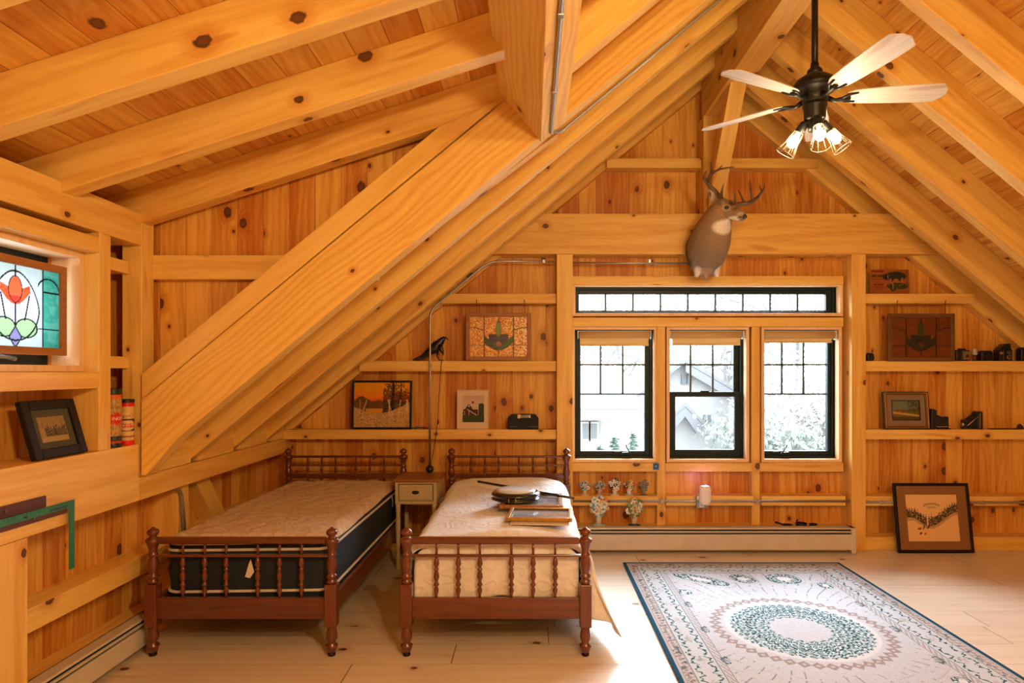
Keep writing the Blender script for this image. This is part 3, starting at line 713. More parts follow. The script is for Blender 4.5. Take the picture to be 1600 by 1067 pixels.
# ------------------------------------------------------------------ rug
def rugf(U, V):
    W, L = 1.78, 2.74; x = (U - .5) * W; y = (V - .5) * L; N1 = nz(U, V, 240, 360, 3); N2 = nz(U, V, 110, 170, 5); N3 = nz(U, V, 26, 40, 9); N4 = nz(U, V, 330, 500, 12)
    c = np.ones(U.shape + (3,)) * (188, 194, 204); c = lay(c, (N1 > .62) * .35, (184, 180, 186)); c = lay(c, (N2 > .72) * .3, (190, 184, 190))
    ex = W / 2 - np.abs(x); ey = L / 2 - np.abs(y); e = np.minimum(ex, ey); al = np.where(ex < ey, y, x)
    teal = (24, 78, 92); dteal = (28, 64, 72); taupe = (150, 138, 138); pink = (178, 150, 148)
    fld = e > .30
    # field: faint woven lines radiating
    ang = np.arctan2(y, x); rr = np.hypot(x, y)
    lat = (np.abs(((ang * 30 / np.pi + .12 * np.sin(rr * 16)) % 1) - .5) < .055) & (rr > .60) & (np.abs(((rr * 5 + 3 * N3) % 1) - .5) < .30) & fld & (N3 > .30)
    c = lay(c, lat * .7, (112, 116, 128)); c = lay(c, (fld & (N4 > .80)) * .45, (150, 150, 162))
    lat2 = (np.abs(((rr * 11) % 1) - .5) < .05) & (rr > .62) & fld & (N3 < .45); c = lay(c, lat2 * .35, (150, 150, 160))
    # medallion
    k = 44; tri = np.abs(((ang * k / (2 * np.pi)) % 1) - .5) * 2
    dm = (np.abs(rr - .50) / .045 + np.abs(tri - .0) * .9) < .95
    c = lay(c, dm * 1.0, taupe); dm2 = (np.abs(rr - .50) / .02 + tri * 1.6) < .7; c = lay(c, dm2 * .8, (196, 190, 190))
    c = lay(c, ((rr < .44) & (rr > .40)) * .6, (214, 214, 216))
    edge = .395 + .02 * (1 - tri); kk = 18; lob = .5 + .5 * np.cos(ang * kk)
    med = (rr < edge) & (rr > .17 + .02 * lob)
    k2 = np.sin(ang * 22 + rr * 70 + 1.2 * np.sin(ang * 44)) * np.sin(ang * 22 - rr * 70); k3 = np.sin(ang * 66 + rr * 40) * np.sin(rr * 210 + 2 * np.sin(ang * 33))
    c = lay(c, med * .8, (196, 208, 214)); c = lay(c, med * ((.6 * k2 + .7 * k3 + (N4 - .5) * 1.3) > .12) * .95, teal); c = lay(c, med * ((.5 * k2 - .8 * k3 + (N1 - .5)) > .55) * .8, (176, 196, 202))
    c = lay(c, med * (np.abs(rr - .30 - .012 * np.sin(ang * 36)) < .006) * .9, dteal)
    c = lay(c, ((rr < .13) & (np.abs(np.sin(ang * 8) * rr - .06) < .012)) * .4, (170, 166, 172))
    # side pendants from the ends and corners
    def blob(cx, cy, hx, hy, rot, sq=2.4):
        X = (x - cx) * np.cos(rot) + (y - cy) * np.sin(rot); Y = -(x - cx) * np.sin(rot) + (y - cy) * np.cos(rot)
        return (np.abs(X) / hx) ** sq + (np.abs(Y) / hy) ** sq
    pat = np.sin(x * 150 + 3 * np.sin(y * 60)) * np.sin(y * 150 + 2 * np.sin(x * 55))
    for sy in (1, -1):
        for (cx, cy, hx, hy, rot) in ((-.36, .94, .21, .07, -.65), (-.04, .95, .075, .10, .5), (.27, .95, .12, .11, 0), (.52, .80, .05, .06, 0), (-.55, .66, .05, .05, 0)):
            b = blob(cx * sy, cy * sy, hx, hy, rot)
            c = lay(c, (b < 1) * 1.0 * fld, (186, 200, 206)); c = lay(c, (b < 1) * (pat + (N1 - .5) > -.02) * .9 * fld, dteal)
            c = lay(c, (b < .12) * 1.0, (212, 210, 214)); c = lay(c, ((b > 1) & (b < 1.12)) * .8 * fld, dteal)
            c = lay(c, ((b > 1.7) & (b < 1.82)) * .4 * fld, (110, 122, 130))
    for sx in (1, -1):
        for cy in (.0, .42, -.42):
            b = blob(sx * .58, cy, .025, .05, 0); c = lay(c, (b < 1) * (pat > -.2) * .7, dteal)
    # borders: e = distance from the edge
    def strip(a, b): return (e >= a) & (e < b)
    c = lay(c, strip(.042, .098) * 1.0, (186, 182, 184)); z = np.sin(al * 75 + e * 60) * np.sin(al * 75 - e * 130)
    c = lay(c, strip(.046, .094) * (z + (N1 - .5) > .05) * .8, (140, 128, 128)); c = lay(c, strip(.046, .094) * (N2 > .74) * .8, (70, 92, 98)); c = lay(c, strip(.05, .09) * (N3 * N1 > .52) * .6, pink)
    c = lay(c, (strip(.096, .101) | strip(.04, .044)) * .9, (96, 110, 116))
    c = lay(c, strip(.101, .25) * 1.0, (188, 196, 205))
    v1 = (np.abs((e - .133) - .012 * np.sin(al * 62) - .009 * np.sin(al * 171) * np.sin(al * 23)) < .0045 + .007 * np.maximum(0, np.sin(al * 124 + 1)) ** 2) & (N1 > .22)
    v2 = (np.abs((e - .220) - .012 * np.sin(al * 62 + 2.2) - .009 * np.sin(al * 147) * np.sin(al * 19)) < .0045 + .007 * np.maximum(0, np.sin(al * 124)) ** 2) & (N1 > .22)
    c = lay(c, strip(.105, .247) * (v1 | v2) * .95, (22, 74, 84))
    mo = (np.abs(((al * 3.6) % 1) - .5) / .2 + np.abs(e - .178) / .03) < 1
    c = lay(c, mo * strip(.12, .24) * (N1 > .45) * .6, (178, 160, 162)); c = lay(c, mo * (N2 > .7) * .5, (90, 130, 136))
    c = lay(c, strip(.25, .256) * .7, (110, 120, 124)); c = lay(c, strip(.262, .292) * ((np.sin(al * 110 + e * 300) > .1)) * .75, (142, 130, 130)); c = lay(c, strip(.294, .299) * .8, (120, 112, 116))
    c = lay(c, strip(.027, .040) * 1.0, (176, 176, 180)); c = lay(c, (e < .027) * 1.0, (18, 70, 96))
    return c
rg = root('area_rug', (1.632, 3.90, 0), 'pale area rug with teal medallion and patterned border', 'rug')
paint('pile', 1.78, 2.74, 640, 980, rugf, painted('rug_wool', .95, .1, bump=.5), rg, Matrix.Translation((0, -1.37, .0125)) @ Matrix.Rotation(R(-90), 4, 'X'))
mk('backing', MB().box(-.888, .888, -1.368, 1.368, .001, .012), plain('rug_edge', (.012, .07, .12), .9), rg, bev=.003)
# ------------------------------------------------------------------ pictures and things on the shelves
def framed(name, label, cat, loc, w, h, fw, fd, fmat, art, artmat=None, tilt=0.0, rz=0.0, matw=0.0, matcol=None, inner=None, nx=90, ny=80, parts=True, rot=None):
    """stands on its lower front edge; local x right, z up, faces -y; leans back by tilt"""
    r = root(name, loc, label, cat, rot=rot or (-R(tilt), 0, rz))
    mk('picture_frame', ring(MB(), -w / 2, w / 2, 0, h, fw, fw, fw, fw, -fd, 0), fmat, r, bev=min(.005, fw * .3), grain=(1, 0, 0))
    mk('backing_board', MB().box(-w / 2 + fw * .5, w / 2 - fw * .5, -.004, .0, fw * .5, h - fw * .5), plain('brown_card', (.2, .12, .06), .8), r)
    iw, ih = w - 2 * fw, h - 2 * fw
    if matw:
        ml, mr, mbm, mtp = matw if isinstance(matw, tuple) else (matw,) * 4
        mk('mat_board', ring(MB(), -iw / 2, iw / 2, fw, fw + ih, ml, mr, mbm, mtp, -fd * .55, -fd * .45), matcol, r)
        cx = (ml - mr) / 2
        if inner: mk('inner_lip', ring(MB(), -iw / 2 + ml - .006, iw / 2 - mr + .006, fw + mbm - .006, fw + ih - mtp + .006, .006, .006, .006, .006, -fd * .55 - .004, -fd * .45), inner, r)
        aw, ah, z0 = iw - ml - mr, ih - mbm - mtp, fw + mbm
    else: aw, ah, z0, cx = iw, ih, fw, 0
    paint('picture', aw + .002, ah + .002, nx, ny, art, artmat or painted('art_paper', .55), r, Matrix.Translation((cx, -fd * .42, z0)))
    return r
M_BLKF = plain('black_frame', (.008, .007, .007), .45, spec=.25)
M_OAK = wood('oak_frame', (.36, .15, .045), (.22, .08, .02), knots=0, ring=.5, var=.2)

def sunset(U, V):
    n = nz(U, V, 60, 45, 1); n2 = nz(U, V, 16, 12, 2); n3 = nz(U, V, 120, 90, 3); c = np.ones(U.shape + (3,)) * (226, 150, 10)
    c = lay(c, sst(V + U * .15, .95, .6) * .9, (232, 120, 8)); c = lay(c, sst(V + (U - .5) * -.25, .72, .56) * .85, (215, 70, 12)); c = lay(c, (n2 > .6) * sst(V, .6, .9) * .3, (205, 140, 40))
    c = lay(c, (V < .60 + .06 * (n2 - .5) + .12 * np.exp(-((U - .14) / .09) ** 2)) * .92, (92, 66, 18)); c = lay(c, (V < .56) * (n > .6) * .7, (128, 92, 30)); c = lay(c, (V < .5) * (np.sin(U * 160) > .6) * (np.abs(U - .35) < .13) * .6, (60, 38, 14))
    tr = (V < .95 - 1.1 * np.abs(U - .70) + .5 * (n - .5) + .2 * n2) & (U > .52); c = lay(c, tr * (.35 + .6 * (n3 > .45)), (48, 36, 14)); c = lay(c, tr * (n > .72) * .6, (126, 92, 34))
    for x0, w_ in ((.69, .028), (.83, .014)): c = lay(c, (np.abs(U - x0 - .01 * np.sin(V * 9)) < w_ * (.6 + .5 * (1 - V))) * (V > .22) * .95, (38, 26, 14))
    c = lay(c, ((np.abs(V - .36) < .06) & (np.abs(U - .36) < .15 - .6 * np.maximum(0, .36 - V))) * .9, (214, 152, 30)); c = lay(c, ((np.abs(V - .29 - 1.2 * (U - .38) ** 2) < .018) & (np.abs(U - .38) < .2)) * .9, (66, 30, 14))
    sn = V < .30 + .5 * (U - .42) ** 2 * 1.6 + .03 * n2; c = lay(c, sn * .95, (200, 160, 104)); c = lay(c, sn * (n > .6) * .6, (150, 108, 60)); c = lay(c, sn * (n3 > .75) * .7, (228, 200, 150)); c = lay(c, sn * (n < .25) * .6, (96, 70, 34))
    for x0, a in ((.11, .0), (.15, .25), (.63, .0), (.68, -.25), (.80, .1), (.92, .08), (.955, .0)): c = lay(c, (np.abs(U - x0 - a * (V - .3)) < .006) * (V > .27) * (V < .62) * .9, (224, 196, 140))
    return c
bx, _, bz = px(597.5, 671, 5.73)
framed('framed_painting', 'dark-framed orange sunset woodland painting on the shelf over the headboards', 'painting', (-1.345, 5.715, 1.068), .535, .435, .018, .022, M_BLKF, sunset, tilt=4, nx=120, ny=95)
def barn(U, V):
    n = nz(U, V, 40, 50, 4); c = np.ones(U.shape + (3,)) * (198, 170, 148); c = lay(c, sst(V, .7, 1) * .5, (176, 150, 140)); c = lay(c, (n > .65) * .2, (170, 140, 124))
    roof = (V > .46) & (V < .70 - .95 * (U - .30)) & (U > .28) & (U < .75); c = lay(c, roof * 1.0, (214, 178, 152))
    gab = (np.abs(U - .30) < (.70 - V) * .85) & (V > .3) & (V < .70) & (U < .55); c = lay(c, gab * 1.0, (38, 34, 28)); c = lay(c, (np.abs(U - .30) < .025) * (np.abs(V - .6) < .03), (220, 200, 190))
    c = lay(c, (V < .48) * (U > .04) * (U < .72) * .95, (66, 26, 20)); c = lay(c, (np.abs(V - .44 + .5 * (U - .3)) < .02) * (U > .2) * (U < .7) * .95, (205, 170, 150)); c = lay(c, (np.abs(np.abs(U - .2) - .1) < .012) * (V < .42) * (V > .27) * .9, (200, 160, 140))
    silo = (np.abs(U - .86) < .12) & (V < .66) | (((U - .86) / .12) ** 2 + ((V - .66) / .05) ** 2 < 1); c = lay(c, silo * .95, (36, 48, 34)); c = lay(c, (np.abs(U - .48) < .05) * (np.abs(V - .74) < .04), (90, 50, 40))
    c = lay(c, V < .26 + .01 * n, (44, 58, 20)); c = lay(c, (V < .26) * (n > .6) * .5, (66, 76, 30)); return c
framed('framed_picture', 'picture of a dark red barn and silo in a wide cream mat', 'picture', (-.532, 5.71, 1.068), .285, .352, .008, .012, plain('cream_frame', (.55, .42, .28), .5), barn, tilt=3, matw=(.042, .034, .055, .045), matcol=plain('cream_mat', (.66, .50, .33), .8))
# stained glass panels in amber or brown, lit or dim tone painted into the colour
def iris(U, V, lit):
    n = nz(U, V, 74, 56, 8); n2 = nz(U, V, 20, 14, 11)
    if lit: c = np.ones(U.shape + (3,)) * (212, 138, 36); c = lay(c, (n > .62) * .8, (255, 218, 140)); c = lay(c, (n < .33) * .6, (160, 84, 14)); c = lay(c, sst(U, .5, 1) * (n > .5) * .7, (255, 240, 200))  # sparkle and brighter right side are reflected light painted in
    else: c = np.ones(U.shape + (3,)) * (98, 46, 22); c = lay(c, (n2 > .6) * .4, (120, 60, 30))
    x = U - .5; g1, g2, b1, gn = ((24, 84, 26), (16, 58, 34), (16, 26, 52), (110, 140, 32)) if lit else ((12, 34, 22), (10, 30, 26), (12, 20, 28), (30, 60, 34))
    yl = .17 + 3.2 * x ** 2; band = (V > yl) & (V < yl + .17) & (np.abs(x) < .26); c = lay(c, band * .97, g1); c = lay(c, band * (x < 0) * (V < .45) * .6, g2)
    fl = (V < .56 - .0 * x) & (V > yl + .16) & (np.abs(x) < .17) & (V > .26 + .9 * np.abs(x)); c = lay(c, fl * .95, b1); c = lay(c, ((x / .05) ** 2 + ((V - .32) / .06) ** 2 < 1), (150, 96, 62) if lit else (70, 40, 26))
    bud = (x / .042) ** 2 + ((V - .68) / .20) ** 2 < 1; c = lay(c, bud * .97, gn)
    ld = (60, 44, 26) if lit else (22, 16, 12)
    def line(m): return m * .95
    for q in (-.25, .26): c = lay(c, line(np.abs(x - q) < .011), ld)
    c = lay(c, line((np.abs(x) < .007) & ((V > .84) | (V < .2))), ld); c = lay(c, line((np.abs(V - .29) < .010) & (np.abs(x) > .17)), ld)
    c = lay(c, line((np.abs(V - .73 + .35 * np.maximum(0, .42 - np.abs(x)) ** 1 * 1.2) < .012) & (np.abs(x) > .25)), ld)
    c = lay(c, line(np.abs(V - yl) < .014) * (np.abs(x) < .26), ld); c = lay(c, line((np.abs((x / .045) ** 2 + ((V - .68) / .21) ** 2 - 1) < .16)), ld); return c
def hanging(label, x0, x1, y0, y1, d, lit, fm, chain):
    X0, _, Z1 = px(x0, y0, d); X1, _, Z0 = px(x1, y1, d)
    z_s = Z0
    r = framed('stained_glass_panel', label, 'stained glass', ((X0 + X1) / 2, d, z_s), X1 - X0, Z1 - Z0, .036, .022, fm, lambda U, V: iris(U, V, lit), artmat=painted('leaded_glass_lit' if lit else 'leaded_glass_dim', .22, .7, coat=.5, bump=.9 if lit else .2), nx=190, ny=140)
    for sx in (-.33, .40) if lit else (-.36, .36):
        w = (X1 - X0) * sx
        mk('hanging_hook', MB().tube([(w, -.012, Z1 - Z0 - .004), (w, -.012, Z1 - Z0 + .09), (w - .004, -.020, Z1 - Z0 + .105), (w, -.028, Z1 - Z0 + .115)], [.0022, .0022, .0035, .003], 6), plain('black_metal', (.012, .012, .014), .35, .6), r)
    return r
hanging('amber stained-glass panel with green iris, hanging over the barn picture', 728, 830, 489, 563.5, 5.69, True, M_OAK, 1)
hanging('dim stained-glass panel in plain wood frame, hanging right of the windows', 1386, 1490, 490, 564.5, 5.69, False, wood('old_brown_frame', (.17, .075, .028), (.10, .04, .014), knots=0), 1)
# black case with clasp
cs = root('record_case', (-.083, 5.70, 1.067), 'small black box with clipped corners and silver clasp by the window post', 'case')
mk('body', MB().prism([(-.137, 0), (.137, 0), (.137, .098), (.108, .133), (-.108, .133), (-.137, .098)], 0, .11), plain('black_leatherette', (.005, .008, .011), .5, spec=.25, bump=.3, bscale=200), cs, bev=.005)
mk('silver_clasp', MB().box(-.044, .062, -.006, .0, .104, .130), plain('grey_green_metal', (.20, .22, .15), .4, .3), cs, bev=.002)
mk('clasp_edge', MB().box(-.05, -.024, -.008, .0, .100, .134).box(.052, .066, -.008, .0, .104, .13), plain('nickel', (.6, .58, .52), .25, 1.0), cs)
mk('trim_line', MB().box(-.12, -.06, -.002, .0, .022, .027).box(.05, .13, -.002, 0, .022, .027), plain('dull_metal', (.10, .10, .10), .4, .6), cs)
# little trinkets on the shelf
tk = root('toy_glasses', (-1.0, 5.71, 1.067), 'small dark tangled trinket lying on the shelf behind the conduit', 'trinket')
mk('loop', MB().tube([(-.06 + .028 * math.cos(a), .02 * math.sin(a), .014 + .006 * math.sin(2 * a)) for a in np.linspace(0, 6.0, 16)], .004, 6), plain('green_wire', (.03, .10, .04), .4), tk)
mk('loop', MB().tube([(.0 + .04 * math.cos(a), .024 * math.sin(a), .016 + .005 * math.sin(3 * a)) for a in np.linspace(.4, 6.4, 16)], .005, 6), plain('plum_wire', (.10, .05, .10), .4), tk)
mk('end_tip', MB().tube([(.03, 0, .012), (.08, .005, .010)], [.008, .003], 8), plain('red_tip', (.25, .03, .02), .4), tk)
# crow
cw = root('crow_figurine', (-.875, 5.715, 1.678), 'black crow figurine on the shelf with a cord in its beak', 'figurine')
M_CROW = plain('crow_black', (.006, .007, .010), .35, spec=.6)
mk('body', MB().sweepell([((-.155, 0, .012), .004, .004), ((-.12, 0, .035), .014, .010), ((-.07, 0, .068), .028, .026), ((-.02, 0, .10), .038, .042), ((.02, 0, .135), .040, .046), ((.05, 0, .165), .034, .036), ((.068, 0, .188), .026, .025), ((.085, 0, .202), .022, .021), ((.10, 0, .206), .011, .010), ((.115, 0, .198), .005, .006), ((.128, 0, .186), .002, .002)], 14), M_CROW, cw)
mk('tail', MB().prism([(-.185, .0), (-.05, .045), (-.05, .088), (-.198, .012)], -.012, .012).prism([(-.145, .0), (-.03, .05), (-.03, .075), (-.17, .004)], -.022, .004), M_CROW, cw, bev=.003)
mk('wing', MB().sweepell([((.045, -.03, .145), .01, .012), ((.06, -.035, .11), .012, .022), ((.078, -.035, .075), .008, .014), ((.082, -.035, .052), .003, .004)], 10), M_CROW, cw)
mk('foot', MB().tube([(.03, -.01, .09), (.025, -.012, .04), (.045, -.012, .008), (.09, -.012, .004)], [.012, .007, .006, .003], 8), M_CROW, cw)
cd = root('power_cord', (-.74, 5.68, 1.87), 'thin dark cord hanging from the beak of the crow down to the nightstand', 'cord')
def rel(r, pts): o = Vector(r.location); return [tuple(Vector(p) - o) for p in pts]
def P3(x, y, d): return px(x, y, d)
mk('cord', MB().tube(rel(cd, [P3(689, 537, 5.69), P3(692, 544, 5.68), P3(690.5, 560, 5.68), P3(689, 575, 5.68), P3(687, 600, 5.68), P3(685, 630, 5.68), P3(684, 655, 5.67), P3(682, 675, 5.66), P3(678, 700, 5.62), P3(675, 716, 5.56), P3(672, 732, 5.44)]), .0032, 6), plain('brown_cord', (.03, .012, .006), .5), cd)
mk('inline_switch', MB().ball(tuple(Vector(P3(684.5, 659, 5.67)) - Vector(cd.location)), (.008, .006, .024), 10, 6), plain('brown_cord', (.03, .012, .006), .5), cd)
mk('plug', MB().ball(tuple(Vector((P3(671.5, 730, 5.42)[0], 5.42, .7575)) - Vector(cd.location)), (.034, .034, .034), 14, 8), plain('black_plastic', (.01, .01, .012), .35), cd)
# wall conduits
M_STEEL = plain('galvanised_steel', (.42, .42, .43), .35, .75)
def conduit(label, pts, r=.0095, clips=()):
    c = root('conduit', pts[0], label, 'conduit')
    mk('pipe', MB().tube(rel(c, pts), r, 10), M_STEEL, c)
    for p in clips:
        q = Vector(p) - Vector(c.location); mk('clip', MB().box(q.x - .012, q.x + .012, q.y - r - .003, q.y + .014, q.z - .016, q.z + .016), M_STEEL, c, bev=.003)
    return c
def arc(a, b, c, n=6):
    a, b, c = Vector(a), Vector(b), Vector(c); return [tuple(a * (1 - t) ** 2 + b * 2 * t * (1 - t) + c * t * t) for t in [i / n for i in range(n + 1)]]
d = 5.675
conduit('galvanised conduit bending from over the window down the rafter to the nightstand', [P3(868, 408.5, d)] + arc(P3(782, 408, d), P3(768, 407.5, d), P3(752, 418, d)) + arc(P3(684, 475, d), P3(672, 484, d), P3(672, 500, d)) + [P3(672, 600, d), P3(671.5, 731, d)], clips=[P3(850, 408.5, d), P3(673, 571, d)])
conduit('straight galvanised conduit above the windows running to the deer head', [(.358, 5.72, 2.555), (1.45, 5.72, 2.55)], clips=[P3(1015, 408, 5.72)])
conduit('long low conduit in front of the shelf strip under the windows', [(.36, 5.69, .432), (2.822, 5.69, .430)], .010, clips=[(1.15, 5.69, .43), (2.0, 5.69, .43)])
conduit('low conduit along the wall behind the leaning winter print', [(2.951, 5.68, .425), (XR, 5.68, .418)], .010, clips=[(3.1, 5.68, .425), (4.0, 5.68, .42)])
q0, q1, q2 = px(905, -60, 2.2), (.102, 3.30, 2.900), (.098, 3.545, 2.885)
conduit('galvanised conduit under the deep header beam, turning along the diagonal beam', [(.104, -.5, 2.897), (.104, 2.2, 2.897), (.104, 3.45, 2.897)] + arc((.104, 3.50, 2.897), (.104, 3.56, 2.897), (.125, 3.60, 2.938)) + arc((.13, 3.625, 2.945), (.15, 3.712, 2.96), (.20, 3.716, 3.002)) + [(1.0, 3.716, Lz(1.0) - .018), (1.5, 3.716, Lz(1.5) - .018)], .010, clips=[(.104, 2.35, 2.90), (.104, 3.0, 2.90)])
conduit('short bent grey conduit coming out of the left wall above the mattress', [(-2.235, 3.93, .858)] + arc((-2.235, 3.98, .852), (-2.235, 4.07, .85), (-2.235, 4.08, .76)) + [(-2.235, 4.09, .70), (-2.235, 4.12, .40)], .013, clips=[(-2.235, 4.085, .70)])
# outlet box with plug-in air freshener
ob = root('outlet_box', (1.495, 5.69, .43), 'grey metal outlet box on the low conduit under the middle window', 'outlet')
mk('box', MB().box(-.045, .05, -.03, .0, -.055, .055), plain('outlet_steel', (.25, .33, .28), .4, .5), ob, bev=.005)
mk('receptacle', MB().box(-.022, .022, -.034, -.03, -.048, .048), M_WHITEP, ob, bev=.003)
af = root('air_freshener', (1.515, 5.655, .41), 'white rounded plug-in device with violet glow under the middle window', 'air freshener')
mk('body', MB().loft([[(.052 * k * math.copysign(abs(math.cos(a)) ** .6, math.cos(a)), -.03 + .034 * k * math.copysign(abs(math.sin(a)) ** .6, math.sin(a)), z) for a in np.linspace(0, 2 * math.pi, 24, endpoint=False)] for k, z in ((.55, 0), (.85, .012), (.98, .04), (1, .08), (1, .135), (.96, .155), (.8, .168))]), plain('freshener_white', (.78, .74, .72), .35), af)
mk('top_nozzle', MB().lathe([(.008, .168), (.007, .175)], 12, Matrix.Translation((.01, -.03, 0))), plain('violet_led', (.3, .2, .6), .3, emit=((.45, .25, 1.0), 3.0)), af)
mk('side_dial', MB().ball((-.058, -.02, .06), (.012, .012, .018), 10, 6), M_WHITEP, af)
bt = root('sensor_tag', (1.118, 5.738, .722), 'small blue square tag on the pine below the left window', 'tag')
mk('plate', MB().box(-.037, .016, -.003, .0, -.018, .038), plain('blue_tape', (.0, .10, .32), .5), bt)
mk('button', MB().lathe([(.006, 0), (.006, .004)], 12, Matrix.Translation((-.01, -.003, .012)) @ Matrix.Rotation(R(90), 4, 'X')), plain('pale_disc', (.5, .5, .45), .4), bt)

# ------------------------------------------------------------------ flower doorstops
def disc(r): return [(r * .3, 0), (r, .002), (r, .012), (r * .8, .02), (r * .3, .024)]
def doorstop(label, xp, yp, d, hpx, base, basket, cols, wide=.8, handle=None, nb=13, seed=1):
    x, _, z = px(xp, yp, d); h = hpx * d / 1000; r = root('flower_doorstop', (x, d, round(z, 3)), label, 'doorstop', group='painted flower-basket doorstops under the left window')
    g = random.Random(seed); w = h * wide * .5
    mk('base', MB().lathe([(a * .9, b) for a, b in disc(w * .72)], 18, Matrix.Diagonal((1, .5, 1, 1))), plain('ds_' + base[0], base[1], .5), r)
    bh = h * .42
    mk('basket', MB().lathe([(w * .30, .02), (w * .24, bh * .4), (w * .34, bh * .8), (w * .52, bh * 1.05), (w * .50, bh * 1.08), (.001, bh * 1.06)], 16, Matrix.Diagonal((1, .6, 1, 1))), plain('ds_' + basket[0], basket[1], .5, bump=.5, bscale=120), r)
    mk('foliage', MB().ball((0, 0, h * .62), (w * .80, w * .30, h * .28), 14, 9), plain('ds_leaf_green', (.03, .065, .02), .6, bump=.8, bscale=70, var=.5), r)
    if handle: mk('handle', MB().tube([(w * .36 * math.cos(a), -w * .18, h * .60 + h * .36 * math.sin(a)) for a in np.linspace(0, math.pi, 12)], h * .022, 8), plain('ds_' + handle[0], handle[1], .5), r)
    for k in range(nb):
        if k == 0: ax, az = 0, 0
        else:
            t = 2 * math.pi * k * .382 ; q = math.sqrt(k / nb); ax, az = math.cos(t) * q, math.sin(t) * q
        cxx, czz = ax * w * .84, h * .64 + az * h * .29; cy = -w * .30 * math.sqrt(max(.05, 1 - q * q)) if k else -w * .3
        c1, c2 = g.choice(cols); s = h * .078 * g.uniform(.85, 1.2); mb = MB()
        for p in range(5):
            a = 2 * math.pi * p / 5 + g.random(); mb.ball((cxx + s * .8 * math.cos(a), cy, czz + s * .8 * math.sin(a)), (s * .62, s * .35, s * .62), 7, 5, col=c1)
        mb.ball((cxx, cy - s * .3, czz), (s * .4, s * .3, s * .4), 7, 5, col=c2)
        mk('blossom', mb, painted('enamel_paint', .45), r)
    return r
cream, pink_, blue_, yel, red_, wht, grn, org, drk, vio = (.55, .45, .28), (.60, .22, .20), (.16, .36, .46), (.65, .50, .18), (.55, .08, .05), (.72, .70, .66), (.14, .22, .08), (.75, .28, .04), (.03, .035, .03), (.16, .06, .18)
dd = 5.735
doorstop('cream and yellow flower doorstop with pale handle, leftmost on the low shelf', 914, 775.5, dd, 26, ('cream', cream), ('butter', (.62, .52, .26)), [(cream, pink_), (wht, pink_), (blue_, cream)], .70, ('ivory', (.66, .60, .44)), 10, 3)
doorstop('grey-blue flower doorstop with pink basket, second from the left on the low shelf', 937, 775.5, dd, 25, ('pinkish', (.5, .30, .24)), ('pink', (.58, .34, .28)), [((.25, .32, .33), cream), ((.30, .36, .30), pink_), (pink_, cream)], .80, ('ivory', (.66, .60, .44)), 10, 4)
doorstop('doorstop of white and black pansies, tallest on the low shelf', 960.5, 775.5, dd, 29, ('tan', (.58, .46, .30)), ('ivory2', (.60, .52, .38)), [(wht, drk), (wht, drk), (drk, yel), (wht, (.5, .3, .1))], .75, None, 12, 5)
doorstop('doorstop of bright orange, blue and violet flowers in a white pot', 983, 775.5, dd, 26, ('greybase', (.36, .38, .34)), ('whitepot', (.66, .64, .60)), [(org, red_), (blue_, yel), (red_, yel), (vio, wht), (yel, org), (grn, red_)], .82, None, 12, 6)
doorstop('dark olive bronze-looking flower doorstop, rightmost on the low shelf', 1005.5, 775.5, dd, 27, ('darkolive', (.10, .09, .06)), ('olive', (.16, .14, .09)), [((.26, .23, .16), (.14, .10, .06)), ((.18, .15, .10), (.3, .25, .18))], .66, None, 12, 7)
doorstop('tall doorstop with blue, white and coral flowers on the ledge over the heater', 935.5, 822, 5.67, 49, ('seafoam', (.38, .48, .42)), ('pale', (.56, .54, .42)), [(blue_, wht), (wht, pink_), ((.66, .20, .12), yel), (yel, wht), (wht, blue_), (pink_, wht)], .66, ('skyblue', (.30, .50, .56)), 17, 8)
doorstop('tall doorstop with cream and green flowers on a dark teal base, over the heater', 991, 822, 5.67, 46, ('darkteal', (.02, .05, .045)), ('cream3', (.56, .48, .34)), [(wht, pink_), (grn, yel), ((.36, .36, .14), red_), (cream, (.45, .12, .10)), ((.20, .28, .10), cream)], .62, ('white3', (.66, .64, .58)), 17, 9)

# cast iron miniatures on the ledge
M_IRON = plain('cast_iron', (.010, .010, .012), .4, .3)
for lb, xp, rr, hh, hd in (('tiny cast-iron skillet with long handle, leftmost of three on the ledge', 1231, .045, .016, True), ('small black iron pot, middle of three on the ledge', 1252.5, .052, .030, 'k'), ('smallest black iron dish, rightmost of three on the ledge', 1271.5, .038, .022, False)):
    x, _, z = px(xp, 822, 5.69); r = root('iron_pan', (x, 5.70, .206), lb, 'pan')
    mk('bowl', MB().lathe([(rr * .75, 0), (rr * .8, .002), (rr, hh), (rr * .93, hh), (rr * .72, .006), (.001, .005)], 20), M_IRON, r)
    if hd is True: mk('handle', MB().tube([(-rr * .9, 0, hh * .8), (-rr * 1.6, .01, hh + .010), (-rr * 2.3, .014, hh + .016)], [.007, .008, .010], 8), M_IRON, r)
    elif hd == 'k': mk('knob_handle', MB().tube([(-.02, .03, hh * .7), (-.025, .03, hh + .012), (-.02, .03, hh + .024)], [.006, .006, .009], 8), M_IRON, r)

